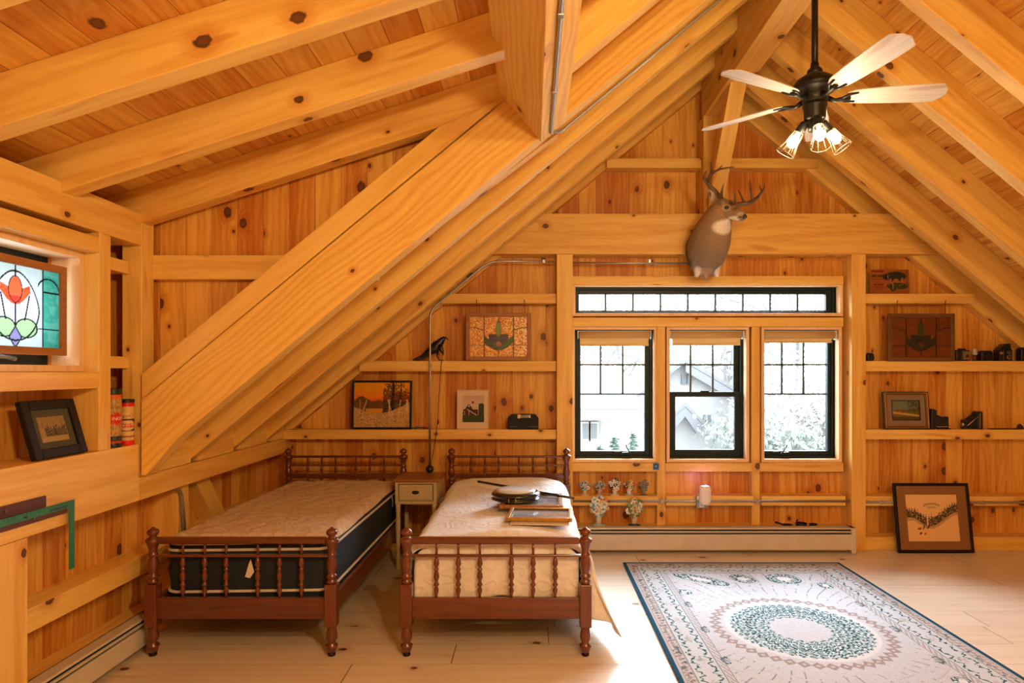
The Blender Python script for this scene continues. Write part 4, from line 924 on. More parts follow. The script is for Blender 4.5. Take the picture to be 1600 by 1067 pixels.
# ------------------------------------------------------------------ right-hand shelves
def cowsign(U, V):
    n = nz(U, V, 50, 30, 21); c = np.ones(U.shape + (3,)) * (150, 84, 34); c = lay(c, (n > .6) * .3, (130, 66, 26)); c = lay(c, (n < .3) * .3, (168, 100, 44))
    c = lay(c, ((np.abs(V - .93) < .035) & (U > .04) & (U < .36)) * .9, (120, 20, 10)); 
    cow = ((U - .66) / .27) ** 2 + ((V - .72) / .20) ** 2 < 1; c = lay(c, cow * .9, (30, 42, 36)); c = lay(c, (((U - .42) / .10) ** 2 + ((V - .70) / .13) ** 2 < 1) * .9, (34, 36, 38)); c = lay(c, (((U - .46) / .012) ** 2 + ((V - .70) / .10) ** 2 < 1), (140, 130, 120))
    c = lay(c, ((np.abs(U - .52) < .03) & (V < .62) & (V > .3)) | ((np.abs(U - .82) < .03) & (V < .66) & (V > .3)), (150, 92, 70)); c = lay(c, (((U - .66) / .07) ** 2 + ((V - .55) / .08) ** 2 < 1) * .9, (164, 96, 40))
    c = lay(c, (((U - .70) / .28) ** 2 + ((V - .32) / .14) ** 2 < 1) * (n > .25) * .9, (38, 60, 34)); c = lay(c, (((U - .58) / .08) ** 2 + ((V - .22) / .12) ** 2 < 1) * .9, (44, 66, 30)); c = lay(c, ((np.abs(U - .585) < .012) & (V < .5) & (V > .18)), (160, 110, 80)); c = lay(c, (np.abs(U - .95) < .012) * (V > .3) * .5, (40, 60, 40))
    wd = np.sin(U * 210 + 2 * np.sin(U * 57)) > -.45; wd2 = np.sin(U * 330 + 2 * np.sin(U * 91)) > -.2
    for (v0, h_, a_, b_, col, m_) in ((.74, .055, .03, .33, (34, 48, 14), wd), (.60, .022, .04, .32, (112, 16, 8), wd2), (.50, .018, .06, .30, (110, 50, 26), wd2), (.39, .050, .08, .36, (116, 8, 6), wd), (.285, .016, .03, .40, (96, 24, 10), wd2), (.235, .014, .10, .40, (66, 34, 16), wd2), (.175, .014, .14, .34, (84, 34, 14), wd2)):
        c = lay(c, (np.abs(V - v0) < h_) * (U > a_) * (U < b_) * m_ * .9, col)
    return c
x0, _, z1 = px(1359, 420, 5.72); x1, _, z0 = px(1422, 459, 5.72)
sg = root('tin_sign', ((x0 + x1) / 2 + .003, 5.725, 2.276), 'weathered tin sign with a black and white cow on the topmost right shelf', 'sign', rot=(-R(3), 0, 0))
SW, SH = .355, .222
mk('plate', MB().box(-SW / 2, SW / 2, .0, .006, 0, SH), plain('rusty_tin', (.26, .09, .03), .5, .2, var=.3, bscale=14), sg, bev=.002)
paint('printed_face', SW - .004, SH - .004, 130, 84, cowsign, painted('old_print', .5), sg, Matrix.Translation((0, -.001, .002)))
# small landscape in gold frame
def oil(U, V):
    n = nz(U, V, 30, 22, 31); c = np.ones(U.shape + (3,)) * (104, 110, 84); c = lay(c, sst(V, .5, 1) * .5, (86, 92, 88)); c = lay(c, (n > .6) * (V > .5) * .4, (134, 136, 104))
    c = lay(c, (V < .55) * .9, (92, 84, 34)); c = lay(c, (V < .55 - .3 * U) * (n > .4) * .8, (150, 92, 44)); c = lay(c, (np.abs(V - .3 + .18 * (U - .5)) < .05) * .9, (188, 150, 90)); c = lay(c, (V < .18) * .7, (60, 50, 24)); c = lay(c, (U > .58) * (V > .45) * (n > .5) * .8, (50, 52, 30)); return c
gold = plain('dark_gold_leaf', (.42, .22, .06), .35, .6)
r = framed('framed_picture', 'small landscape in gold and black frame on the lower right shelf', 'picture', (3.335, 5.715, 1.068), .405, .335, .030, .03, plain('black_gold_edge', (.03, .02, .012), .35), oil, tilt=6, matw=(.052, .052, .052, .052), matcol=plain('taupe_mat', (.23, .16, .10), .8), inner=plain('inner_brown_lip', (.03, .018, .01), .5))
mk('gold_bead', ring(MB(), -.192, .192, .010, .325, .010, .010, .008, .008, -.036, -.028), gold, r, bev=.002)
mk('gold_bead', ring(MB(), -.176, .176, .026, .309, .004, .004, .004, .004, -.033, -.026), gold, r)
# leaning winter print
def winter(U, V):
    n = nz(U, V, 40, 36, 41); n2 = nz(U, V, 90, 60, 42); c = np.ones(U.shape + (3,)) * (226, 184, 128); c = lay(c, (n > .7) * .15, (236, 200, 146))
    yl = .60 - .18 * sst(U, .1, .42) + .30 * sst(U, .45, 1.0); t = (V > yl - .10) & (V < yl + .04 + .12 * n2 * (np.sin(U * 120) * .4 + .8)); t = t & (np.abs(U - .40) > .01)
    c = lay(c, t * .85 * (n2 > .2), (66, 56, 44)); c = lay(c, t * (n2 > .65) * .8, (36, 36, 34)); c = lay(c, (V > yl - .16) * (V < yl - .08) * .4, (120, 92, 62))
    c = lay(c, ((V - .78 + 2.0 * (U - .5) ** 2 > 0) & (V - .80 + 1.8 * (U - .5) ** 2 < 0.02) & (np.abs(U - .5) < .16)) * .6, (120, 112, 72)); c = lay(c, (((U - .5) / .10) ** 2 + ((V - .72) / .03) ** 2 < 1) * .5, (150, 130, 110))
    for (a, b, w_, h_, col) in ((.24, .27, .04, .025, (130, 54, 26)), (.32, .30, .012, .06, (56, 36, 24)), (.41, .31, .016, .045, (40, 44, 30)), (.25, .17, .025, .03, (90, 44, 24)), (.34, .16, .02, .03, (150, 90, 54))):
        c = lay(c, ((((U - a) - .4 * (V - b)) / w_) ** 2 + ((V - b) / h_) ** 2 < 1) * .9, col)
    return c
wp = framed('framed_print', 'large winter landscape print in thin black frame leaning on the floor plate', 'picture', (3.516, 5.585, .002), .665, .60, .026, .022, M_BLKF, winter, matw=(.078, .085, .072, .075), matcol=plain('brown_mat', (.24, .11, .036), .85), nx=110, ny=100, rot=(-R(8.5), 0, 0))
# cameras
M_CAM = plain('camera_black', (.010, .010, .011), .35, bump=.3, bscale=220); M_CHR = plain('camera_chrome', (.5, .48, .42), .25, .9); M_LENS = plain('lens_glass', (.02, .02, .03), .05, coat=1)
def cam(label, xp, d, zs, w, h, dp, kind):
    x = (xp - 832) * d / 1000; r = root('vintage_camera', (x, d, zs), label, 'camera')
    def L(cx, cz, rr, y0, y1, mat, nm): mk(nm, MB().lathe([(rr, 0), (rr, y1 - y0 - .002), (rr * .9, y1 - y0)], 18, Matrix.Translation((cx, y1, cz)) @ Matrix.Rotation(R(90), 4, 'X')), mat, r)
    if kind == 'box':
        mk('body', MB().box(-w / 2, w / 2, 0, dp, 0, h), M_CAM, r, bev=.008, bseg=3); mk('face_plate', MB().box(-.004, .052, -.012, .002, .012, h - .012), plain('plate_tan', (.24, .17, .10), .4, .4), r, bev=.003)
        mk('plate_edge', MB().box(-.006, -.002, -.014, .0, .01, h - .006).box(.050, .054, -.014, 0, .01, h - .006), M_CHR, r); L(.024, .042, .021, -.012, -.03 + .012, M_CHR, 'lens_ring'); L(.024, .042, .016, -.02, -.016, M_LENS, 'lens')
        mk('top_finder', MB().box(-.02, .03, .01, .05, h, h + .014), M_CAM, r, bev=.003); mk('side_trim', MB().box(-w / 2 + .006, -w / 2 + .009, -.003, .0, .02, h - .02), M_CHR, r)
        mk('strap', MB().tube([(-w / 2, .01, .01), (-w / 2 - .012, -.012, -.006 + .008), (-w / 2 + .0, -.03, .002), (-w / 2 + .03, -.03, .002)], .0025, 6), M_CAM, r)
    elif kind == 'low':
        mk('body', MB().box(-w / 2, w / 2, 0, dp, 0, h), M_CAM, r, bev=.010, bseg=3); mk('top_plate', MB().box(-w / 2 + .015, w / 2 - .01, .006, dp - .006, h - .002, h + .010), M_CAM, r, bev=.003); L(.0, h * .5, h * .32, -.02, 0, M_CAM, 'lens_barrel'); mk('strap_lug', MB().box(w / 2, w / 2 + .006, .01, .02, .02, h - .02), M_CHR, r)
    elif kind == 'tlr':
        mk('body', MB().box(-w / 2, w / 2, 0, dp, 0, h * .66), M_CAM, r, bev=.005); mk('hood', MB().prism([(-w * .42, h * .66), (w * .45, h * .66), (w * .40, h), (w * .02, h), (-w * .35, h * .76)], .005, dp - .005), M_CAM, r, bev=.003)
        mk('chrome_strips', MB().box(-w * .22, -w * .19, -.004, .0, .006, h * .64).box(w * .46, w * .49, -.004, 0, .006, h * .64), M_CHR, r); L(w * .14, h * .22, .020, -.018, 0, M_CHR, 'taking_lens_ring'); L(w * .14, h * .22, .014, -.022, -.016, M_LENS, 'taking_lens'); L(w * .14, h * .48, .017, -.014, 0, plain('dull_metal', (.10, .10, .10), .4, .6), 'viewing_lens'); L(-w * .38, h * .45, .014, -.008, 0, M_CHR, 'focus_knob')
    elif kind == 'fold':
        mk('body', MB().prism([(-w / 2, 0), (-w / 2 + .05, 0), (-w / 2 + .055, h * .93), (-w / 2 + .03, h), (-w / 2 + .006, h)], 0, dp), M_CAM, r, bev=.006); mk('bellows', MB().prism([(-w / 2 + .05, .012), (w / 2 - .03, .012), (w / 2 - .03, h * .55), (-w / 2 + .05, h * .72)], .012, dp - .012), plain('bellows_black', (.008, .008, .009), .7, bump=.8, bscale=160), r)
        mk('lens_board', MB().box(w / 2 - .034, w / 2 - .02, .01, dp - .01, .008, h * .62), M_CAM, r, bev=.003); mk('bed_plate', MB().box(-w / 2 + .04, w / 2, .008, dp - .008, 0, .008), M_CAM, r); mk('strut', MB().box(-w / 2 + .05, w / 2 - .04, .0, .004, .02, .026), M_CHR, r); mk('release', MB().ball((w / 2 - .02, .0, .03), .006, 8, 6), M_CHR, r)
    elif kind == 'fold2':
        mk('body', MB().prism([(w / 2 - .05, 0), (w / 2, 0), (w / 2, h * .96), (w / 2 - .008, h), (w / 2 - .045, h), (w / 2 - .055, h * .9)], 0, dp), M_CAM, r, bev=.006); mk('bellows', MB().prism([(-w / 2 + .03, .012), (w / 2 - .05, .012), (w / 2 - .05, h * .86), (-w / 2 + .03, h * .46)], .012, dp - .012), plain('bellows_black', (.008, .008, .009), .7, bump=.8, bscale=160), r)
        mk('lens_board', MB().box(-w / 2 + .016, -w / 2 + .032, .008, dp - .008, .0, h * .52), M_CAM, r, bev=.003); mk('strut', MB().tube([(-w / 2 + .03, -.002, h * .2), (w / 2 - .03, -.002, h * .78)], .004, 6), M_CHR, r); mk('lens_cap', MB().ball((-w / 2 + .01, .03, .04), (.012, .02, .02), 10, 6), M_CHR, r); mk('latch', MB().box(w / 2 - .034, w / 2 - .028, -.004, .0, .01, h * .9), M_CHR, r)
    return r
ZS2, ZS3 = 1.678, 1.068
cam('black box camera with square tan face plate, nearest the dim glass panel', 1505, 5.705, ZS2, .125, .098, .07, 'box')
cam('low wide black camera between the square-faced and the tall twin-lens ones', 1543, 5.71, ZS2, .105, .082, .07, 'low')
cam('tall black twin-lens camera with raised hood on the upper right shelf', 1572, 5.71, ZS2, .115, .155, .085, 'tlr')
cam('black camera cut by the right edge of the picture on the upper right shelf', 1605, 5.71, ZS2, .10, .11, .075, 'low')
cam('small black camera standing against the window post on the upper right shelf', 1361, 5.71, ZS2, .062, .062, .06, 'low')
cam('black folding camera opened to the right, next to the gold-framed landscape', 1471, 5.71, ZS3, .185, .180, .075, 'fold')
cam('black folding camera opened to the left, with slanted chrome strut', 1521, 5.71, ZS3, .175, .160, .075, 'fold2')
fb = root('flash_bulb', (3.948, 5.715, 1.678), 'small white bulb standing among the vintage cameras', 'bulb')
mk('stem', MB().lathe([(.016, 0), (.013, .03), (.012, .052)], 12), plain('brown_bakelite', (.10, .035, .02), .4), fb)
mk('globe', MB().lathe([(.012, .052), (.024, .062), (.020, .078), (.012, .084), (.020, .10), (.018, .108), (.001, .112)], 14), plain('pale_glass', (.45, .42, .33), .3), fb)
st = root('camera_strap', (4.18, 5.70, 1.068), 'thin dark leather strap lying on the shelf right of the folding cameras', 'strap')
mk('strap', MB().tube([(-.12, .0, .006), (-.04, .01, .004), (.04, .0, .006), (.12, .008, .004), (.20, .0, .006)], .006, 6), plain('dark_leather', (.04, .018, .01), .6), st)
mk('buckle', MB().prism([(.14, 0), (.20, 0), (.19, .03), (.17, .05), (.155, .045)], .0, .02), plain('dark_leather', (.04, .018, .01), .6), st, bev=.003)
# ------------------------------------------------------------------ left wall: stained glass tulip
def tulip(U, V):
    # U: towards the back of the room, V up; centre of the flower at U=.5
    n = nz(U, V, 40, 30, 51); n2 = nz(U, V, 12, 8, 52); x = (U - .5) * 1.15; c = np.ones(U.shape + (3,)) * (214, 230, 226)
    c = lay(c, (n2 > .5) * .4, (206, 214, 226)); side = np.abs(x) > .345; c = lay(c, side * .95, (88, 186, 168)); c = lay(c, side * (n2 > .5) * .6, (52, 160, 140)); c = lay(c, side * (n > .62) * .3, (130, 206, 190))
    oval = (x / (.30 * (1 - .35 * np.maximum(0, (V - .45)) * 1.5))) ** 2 + ((V - .50) / .42) ** 2; c = lay(c, (oval < 1) * .7, (226, 220, 236)); c = lay(c, (oval < 1) * (V < .62) * (V > .3) * (n2 > .4) * .5, (206, 196, 222))
    mid = (x / .075) ** 2 + ((V - .70) / .155) ** 2 < 1; m2 = (x / .086) ** 2 + ((V - .70) / .165) ** 2 < 1
    def petal(s): X = x * s; return (X > .0) & (X < .235) & (V < .70 + .5 * (X - .05) ** 1 * (X < .18) - 0 + .0) & (V > .52 + 2.6 * np.maximum(0, X - .02) ** 1.55) & (V < .76 - .8 * np.maximum(0, X - .17))
    for s in (1, -1): c = lay(c, petal(s) * .97, (232, 92, 52)); c = lay(c, petal(s) * (n > .6) * .5, (214, 60, 40))
    c = lay(c, mid, (236, 104, 66)); c = lay(c, mid * (V < .62) * .6, (206, 40, 44))
    for s in (1, -1):
        lf = (((x * s - .135) / .135) ** 2 + ((V - .235) / .115) ** 2 < 1) & (x * s > .0); c = lay(c, lf * .9, (172, 204, 150)); lf2 = np.abs(((x * s - .135) / .135) ** 2 + ((V - .235) / .115) ** 2 - 1) < .14; c = lay(c, lf2 & (x * s > -.01), (30, 40, 34))
    di = (np.abs(x) < .075 * (1 - np.abs((V - .12) / .13))); c = lay(c, di * .95, (150, 140, 196))
    ld = (30, 40, 36); w = .0085
    for q in (-.345, .345): c = lay(c, np.abs(x - q) < w, ld)
    for q in (.245, .715): c = lay(c, (np.abs(V - q) < w) & (np.abs(x) > .345 if q > .5 else np.abs(x) > .29), ld)
    c = lay(c, (np.abs(x) < w * .8) & ((V > .85) | ((V < .54) & (V > .24)) | (V < .02)), ld); c = lay(c, np.abs(oval - 1) < .055, ld); c = lay(c, m2 & ~mid, ld); c = lay(c, (np.abs(np.abs(x) - .075 * (1 - np.abs((V - .12) / .13))) < w) & (np.abs(V - .12) < .13), ld)
    for s in (1, -1):
        X = x * s; c = lay(c, (np.abs(X - (.11 + .18 * (V - .3) ) * 1.0) < w) & (V > .33) & (V < .64), ld); c = lay(c, (np.abs(np.hypot((X - .42) * .9, (V - .72) * .8) - .135) < w) & (V > .70) & (X > .28), ld)
    return c
def panel_glass():
    m, t, b = mat_new('tulip_glass'); a = t.nodes.new('ShaderNodeAttribute'); a.attribute_name = 'Col'
    b.inputs['Roughness'].default_value = .12; b.inputs['Specular IOR Level'].default_value = .5
    t.links.new(a.outputs['Color'], b.inputs['Base Color'])
    tl = t.nodes.new('ShaderNodeBsdfTranslucent'); t.links.new(mix(t, .74, a.outputs['Color'], (0.0, 0.0, 0.0)), tl.inputs[0])
    mx = t.nodes.new('ShaderNodeMixShader'); mx.inputs[0].default_value = .85; t.links.new(b.outputs[0], mx.inputs[1]); t.links.new(tl.outputs[0], mx.inputs[2]); t.links.new(mx.outputs[0], t.nodes['Material Output'].inputs[0]); return m
PW, PH = .60, .44
tg = root('stained_glass_panel', (-2.335, 3.19 - PW / 2, 1.66), 'stained-glass panel with a red tulip, standing in the left wall window', 'stained glass', rz=R(90))
mk('picture_frame', ring(MB(), -PW / 2, PW / 2, 0, PH, .034, .034, .036, .036, -.016, .016), M_OAK, tg, bev=.003, grain=(1, 0, 0))
paint('leaded_glass', PW - .06, PH - .066, 190, 130, tulip, panel_glass(), tg, Matrix.Translation((0, .0, .033)))
# black framed group photograph
def oldphoto(U, V):
    n = nz(U, V, 36, 26, 61); n2 = nz(U, V, 70, 50, 62); c = np.ones(U.shape + (3,)) * (150, 122, 66); c = lay(c, (n > .6) * .3, (176, 148, 92)); c = lay(c, ((V > .55) & (n2 > .5)) * .5, (96, 78, 44))
    cr = (V < .58 + .05 * np.sin(U * 23) + .06 * (n - .5) + .05 * np.sin(U * 61)) & (V > .22) & (U > .22) & (U < .98); c = lay(c, cr * .85, (46, 38, 24)); c = lay(c, cr * (n2 > .66) * .7, (170, 140, 92)); c = lay(c, (np.hypot(((U * 11) % 1 - .5) / 11, (V - .55 - .04 * np.sin(U * 31)) * .7) < .016) * (U > .2) * .8, (176, 146, 100)); c = lay(c, (V < .2) * .7, (168, 138, 84)); return c
fr_ = framed('framed_photo', 'black-framed brown group photograph leaning on the sill beam', 'photograph', (-2.235, 3.018, 1.178), .335, .275, .045, .028, M_BLKF, oldphoto, matw=(.035, .035, .03, .034), matcol=plain('olive_mat', (.06, .055, .028), .8), nx=120, ny=90, rot=(-R(16), 0, R(90)))
# toy tubes
def tubef(kind):
    def f(U, V):
        n = nz(U, V, 30, 30, 71); n2 = nz(U, V, 60, 40, 72); c = np.ones(U.shape + (3,)) * (190, 146, 84)
        ux = np.abs(((U + .0) % .5) - .25) * 4      # two label fronts round the tube
        if kind == 0:
            c = lay(c, (n2 > .55) * .5, (110, 78, 40)); c = lay(c, (n > .68) * .5, (212, 170, 100)); c = lay(c, (V > .83) * 1., (214, 96, 20)); c = lay(c, (V > .885) * 1., (24, 26, 24)); c = lay(c, (np.abs(V - .93) < .006) * .5, (70, 80, 70))
            c = lay(c, ((ux / .62) ** 2 + ((V - .485) / .105) ** 2 < 1) * 1., (196, 30, 14)); c = lay(c, (np.abs((ux / .56) ** 2 + ((V - .485) / .09) ** 2 - 1) < .08) * 1., (226, 130, 60))
            c = lay(c, (V < .195) * 1., (22, 34, 34)); c = lay(c, (np.abs(V - .09) < .018) * 1., (200, 40, 20)); c = lay(c, (np.abs(V - .15) < .01) * (n2 > .4) * .7, (90, 120, 110)); return c
        c = np.ones(U.shape + (3,)) * (214, 176, 116); c = lay(c, (n > .55) * (V > .56) * .6, (190, 140, 60)); c = lay(c, (V > .60) * (V < .66) * (n2 > .5) * .7, (150, 50, 30)); c = lay(c, (V > .84) * 1., (204, 18, 14)); c = lay(c, (V > .93) * 1., (22, 26, 26))
        c = lay(c, ((V < .57) & (V > .30)) * 1., (16, 16, 20)); c = lay(c, ((ux / .85) ** 2 + ((V - .435) / .115) ** 2 < 1) * 1., (216, 180, 126)); c = lay(c, ((ux < .8) & (np.abs(V - .435) < .035)) * 1., (208, 24, 18))
        c = lay(c, (np.abs(V - .19) < .022) * .7, (110, 40, 60)); c = lay(c, (V < .115) * 1., (214, 20, 14)); return c
    return f
def toytube(label, x, y, rad, h, kind):
    r = root('toy_tube', (x, y, 1.1775), label, 'toy tube'); f = tubef(kind); NU, NV = 48, 60
    us = np.linspace(0, 1, NU, endpoint=False); vs = np.linspace(0, 1, NV + 1); U, V = np.meshgrid(us, vs); c = s2l(np.clip(f(U, V), 0, 255))
    mb = MB()
    for j in range(NV + 1):
        for i in range(NU):
            a = 2 * math.pi * us[i] - math.pi / 2 - R(57 if kind else 30); rr = rad * (1.03 if (kind == 0 and (vs[j] > .885 or vs[j] < .06)) or (kind == 1 and vs[j] > .93) else 1)
            mb.v.append((rr * math.cos(a), rr * math.sin(a), vs[j] * h)); mb.c.append(tuple(c[j, i]))
    for j in range(NV):
        for i in range(NU): k = (i + 1) % NU; mb.f.append([j * NU + i, j * NU + k, (j + 1) * NU + k, (j + 1) * NU + i]); mb.sm.append(True)
    mb.f.append([i for i in range(NU)][::-1]); mb.sm.append(False)
    mk('printed_tube', mb, painted('tube_print', .35, .5), r)
    mk('metal_lid', MB().lathe([(rad * 1.04, h - .004), (rad * 1.04, h), (rad * .96, h), (rad * .94, h - .004), (.001, h - .004)], 30), plain('lid_dark', (.02, .024, .022), .3, .5), r)
    return r
t0 = toytube('taller tan toy tube with a red oval label, on the sill beam behind the stud', -2.247, 3.425, .042, .315, 0)
t1 = toytube('shorter red, black and cream toy tube on the sill beam beside the diagonal beam', -2.238, 3.530, .0365, .252, 1)
def wrap_text(s, size, rad, z, mat, parent, yaw, gap=.62):
    n = len(s)
    for i, ch in enumerate(s):
        a = yaw + (i - (n - 1) / 2) * size * gap / rad
        M = Matrix.Translation((rad * math.sin(a), -rad * math.cos(a), z)) @ Matrix.Rotation(a, 4, 'Z') @ Matrix.Rotation(R(90), 4, 'X')
        text('lettering', ch, size, mat, parent, M, .0004)
wrap_text('TINKERTOY', .020, .0372, .1095, plain('print_cream', (.80, .62, .40), .5), t1, R(33), .56)
wrap_text('TINKER', .026, .0428, .153, plain('print_cream', (.80, .62, .40), .5), t0, R(58), .52)

# carpenter's squares on the sill beam
M_OLDW = wood('old_dark_wood', (.12, .035, .012), (.05, .014, .006), knots=0, rough=.4, var=.3)
q = root('wooden_straightedge', (-2.197, 2.35, .972), 'upper dark brown wooden straightedge against the sill beam, above the green square', 'straightedge')
mk('blade', MB().box(0, .010, -.5, .53, 0, .052), M_OLDW, q, bev=.002, grain=(0, 1, 0))
q = root('wooden_straightedge', (-2.197, 2.35, .918), 'lower dark brown wooden straightedge against the sill beam, under the green square', 'straightedge')
mk('blade', MB().box(0, .010, -.5, .66, 0, .040), M_OLDW, q, bev=.002, grain=(0, 1, 0))
q = root('framing_square', (-2.178, 3.04, .945), 'green metal framing square hanging on the left wall sill beam', 'square')
M_GRN = plain('green_paint', (.035, .20, .10), .4, .1, var=.2, bscale=30)
gr_ = mk('long_arm', MB().box(0, .004, -.95, .0, -.002, .030), M_GRN, q)
mk('short_arm', MB().box(0, .004, -.034, .0, -.295, -.002), M_GRN, q)
mb = MB()
for k in range(46): mb.box(.004, .0045, -.05 - k * .02, -.0488 - k * .02, .022 - (.008 if k % 4 == 0 else 0), .029)
for k in range(14): mb.box(.004, .0045, -.010, -.003, -.03 - k * .02, -.0288 - k * .02)
mk('scale_marks', mb, plain('scale_dark', (.01, .05, .03), .5), q)
mk('rivet', MB().lathe([(.003, 0), (.003, .001)], 10, Matrix.Translation((.004, -.28, .010)) @ Matrix.Rotation(R(90), 4, 'Y')), plain('print_red', (.30, .03, .02), .5), q)
mk('stamped_mark', MB().box(.004, .0044, -.16, -.05, .006, .012), plain('scale_dark', (.01, .05, .03), .5), q)

M_NAIL = plain('nail_head', (.15, .14, .13), .4, .8)
for o_n, yy, zz in (('framing_square', -.30, .012), ('wooden_straightedge', .30, .03), ('wooden_straightedge.001', .45, .02)):
    ob_ = bpy.data.objects[o_n]
    for y_ in (yy, yy - .45): mk('nail', MB().lathe([(.003, -.03), (.003, .012), (.006, .013), (.006, .015)], 10, Matrix.Translation((.004, y_, zz)) @ Matrix.Rotation(R(90), 4, 'Y')), M_NAIL, ob_)

# ------------------------------------------------------------------ things lying on the second bed
ZB = .648
dr_ = root('round_platter', (-.115, 4.42, .706), 'round white-topped dish with broad black rim lying on the white bed', 'dish')
mk('rim', MB().lathe([(.165, 0), (.172, .004), (.158, .012), (.150, .018), (.168, .030), (.170, .036), (.160, .048), (.142, .058), (.140, .056), (.001, .050)], 48), plain('gloss_black', (.010, .013, .013), .18, coat=.6), dr_)
mk('white_face', MB().lathe([(.136, .050), (.137, .062), (.12, .068), (.001, .074)], 48), plain('white_ceramic', (.70, .72, .72), .2, coat=.4), dr_)
mk('gilt_mark', MB().box(-.045, -.040, -.171, -.168, .004, .030).box(.0, .005, -.172, -.169, .004, .030), plain('gilt', (.5, .36, .08), .4, .5), dr_)
stn = root('black_rod', (-.055, 4.80, .705), 'long thin black rod with a red mark lying across the white bed', 'rod')
A, B = Vector((-.37, .20, .018)), Vector((.34, -.37, .0))
mk('shaft', MB().tube([A, A.lerp(B, .5)], .010, 8), plain('gloss_black', (.010, .013, .013), .18, coat=.6), stn); mk('shaft', MB().tube([A.lerp(B, .60), B], .0095, 8), plain('gloss_black', (.010, .013, .013), .18, coat=.6), stn)
mk('red_joint', MB().tube([A.lerp(B, .5), A.lerp(B, .60)], .009, 8), plain('coral_red', (.72, .25, .18), .5), stn)
def flatframe(label, loc, w, h, fw, fmat, rz, art, paper=None, tx=0):
    r = root('lying_picture_frame', loc, label, 'picture frame', rot=(tx, 0, rz))
    M = Matrix.Translation((0, -h / 2, .0)) @ Matrix.Rotation(R(-90), 4, 'X')
    rg_ = ring(MB(), -w / 2, w / 2, 0, h, fw, fw, fw, fw, -.024, 0)
    mk('moulding', MB().add([M @ Vector(p) for p in rg_.v], rg_.f), fmat, r, bev=.004, grain=(1, 0, 0))
    rg2 = ring(MB(), -w / 2 + fw - .004, w / 2 - fw + .004, fw - .004, h - fw + .004, .008, .008, .008, .008, -.020, -.006)
    mk('inner_bead', MB().add([M @ Vector(p) for p in rg2.v], rg2.f), plain('dark_bead', (.10, .07, .04), .4, .3), r)
    paint('picture', w - 2 * fw + .002, h - 2 * fw + .002, 60, 50, art, painted('glazed_print', .12, .5, coat=.6), r, M @ Matrix.Translation((0, -.010, fw)))
    if paper: mk('loose_sheet', MB().box(-w / 2 + .03, w / 2 - .02, -h / 2 - .045, h / 2 - .05, -.010, -.002), plain('tan_sheet', (.62, .50, .38), .7), r)
    return r
def haze(U, V): n = nz(U, V, 12, 9, 81); c = np.ones(U.shape + (3,)) * (170, 178, 186); c = lay(c, (n > .5) * .4, (150, 158, 170)); c = lay(c, (np.abs(V - .4 - .2 * (U - .5)) < .1) * (n > .3) * .5, (120, 130, 140)); return c
flatframe('brown wooden picture frame lying flat under the black-rimmed dish', (.0, 4.42, .680), .42, .44, .030, wood('brown_moulding', (.36, .15, .05), (.2, .07, .02), knots=0, rough=.35), R(-2), haze)
flatframe('gilt-edged picture frame lying flat near the foot of the white bed', (.05, 4.01, .676), .40, .30, .022, plain('gilt_edge', (.55, .30, .06), .35, .4, var=.3, bscale=30), R(-4), haze, True)

# ------------------------------------------------------------------ ceiling fan
M_BRZ = plain('oil_bronze', (.018, .016, .014), .35, .5, spec=.5)
FX, FY = 1.61, 3.65
fan = root('ceiling_fan', (FX, FY, 3.10), 'black ceiling fan with five pale wooden blades and three caged bulbs', 'ceiling fan')
mk('down_rod', MB().tube([(0, 0, .10), (0, 0, .74)], .018, 14), M_BRZ, fan); mk('rod_collar', MB().lathe([(.045, .17), (.04, .20), (.024, .215), (.022, .24)], 20), M_BRZ, fan)
mk('canopy', MB().lathe([(.02, .66), (.05, .68), (.068, .72), (.07, .738)], 24), M_BRZ, fan)
mk('motor_housing', MB().lathe([(.03, .0), (.062, .004), (.072, .03), (.078, .06), (.108, .078), (.122, .092), (.122, .108), (.104, .138), (.065, .165), (.04, .178), (.001, .18)], 40), M_BRZ, fan)
mk('switch_housing', MB().lathe([(.03, -.088), (.052, -.085), (.058, -.075), (.060, -.02), (.066, -.012), (.066, .004), (.05, .012)], 30), M_BRZ, fan)
mb_blade = MB()
def bladeshape():
    rings = []
    for i in range(15):
        t = i / 14; x = .17 + .53 * t; wv = .052 + .022 * math.sin(min(1, t * 1.3) * math.pi * .5)
        if t > .9: wv *= math.sqrt(max(.02, 1 - ((t - .9) / .1) ** 2 * .92))
        if t < .08: wv *= .7 + .3 * (t / .08)
        pts = []
        for (a, b) in ((-1, -.5), (-.5, -.5), (0, -.5), (.5, -.5), (1, -.5), (1, .5), (.5, .5), (0, .5), (-.5, .5), (-1, .5)):
            y = a * wv + .01 * t; z = b * .007 - y * .24 ; pts.append((x, y, z))
        rings.append(pts)
    return MB().loft(rings, smooth=False)
M_BLADE = wood('pale_blade_wood', (.66, .60, .54), (.50, .43, .37), knots=0, rough=.4, ring=.4, var=.3)
b0 = mk('blade', bladeshape(), M_BLADE, fan, grain=(1, 0, 0), bev=.002)
i0 = mk('blade_iron', MB().tube([(.07, 0, -.004), (.11, 0, -.02), (.15, .0, -.012), (.19, 0, -.006)], [.016, .012, .012, .014], 10).tube([(.13, .0, -.016), (.17, .03, -.014), (.225, .038, -.014)], .007, 8).tube([(.13, .0, -.016), (.17, -.03, -.004), (.225, -.036, .004)], .007, 8), M_BRZ, b0)
for k in range(5):
    a = R(-8 + 72 * k)
    if k: b = b0.copy(); COL.objects.link(b); b.parent = fan; c = i0.copy(); COL.objects.link(c); c.parent = b
    else: b = b0
    b.location = (0, 0, .040); b.rotation_euler = (0, 0, a)
mk('light_fitter', MB().lathe([(.02, -.150), (.034, -.146), (.038, -.125), (.038, -.09), (.034, -.08)], 24), M_BRZ, fan)
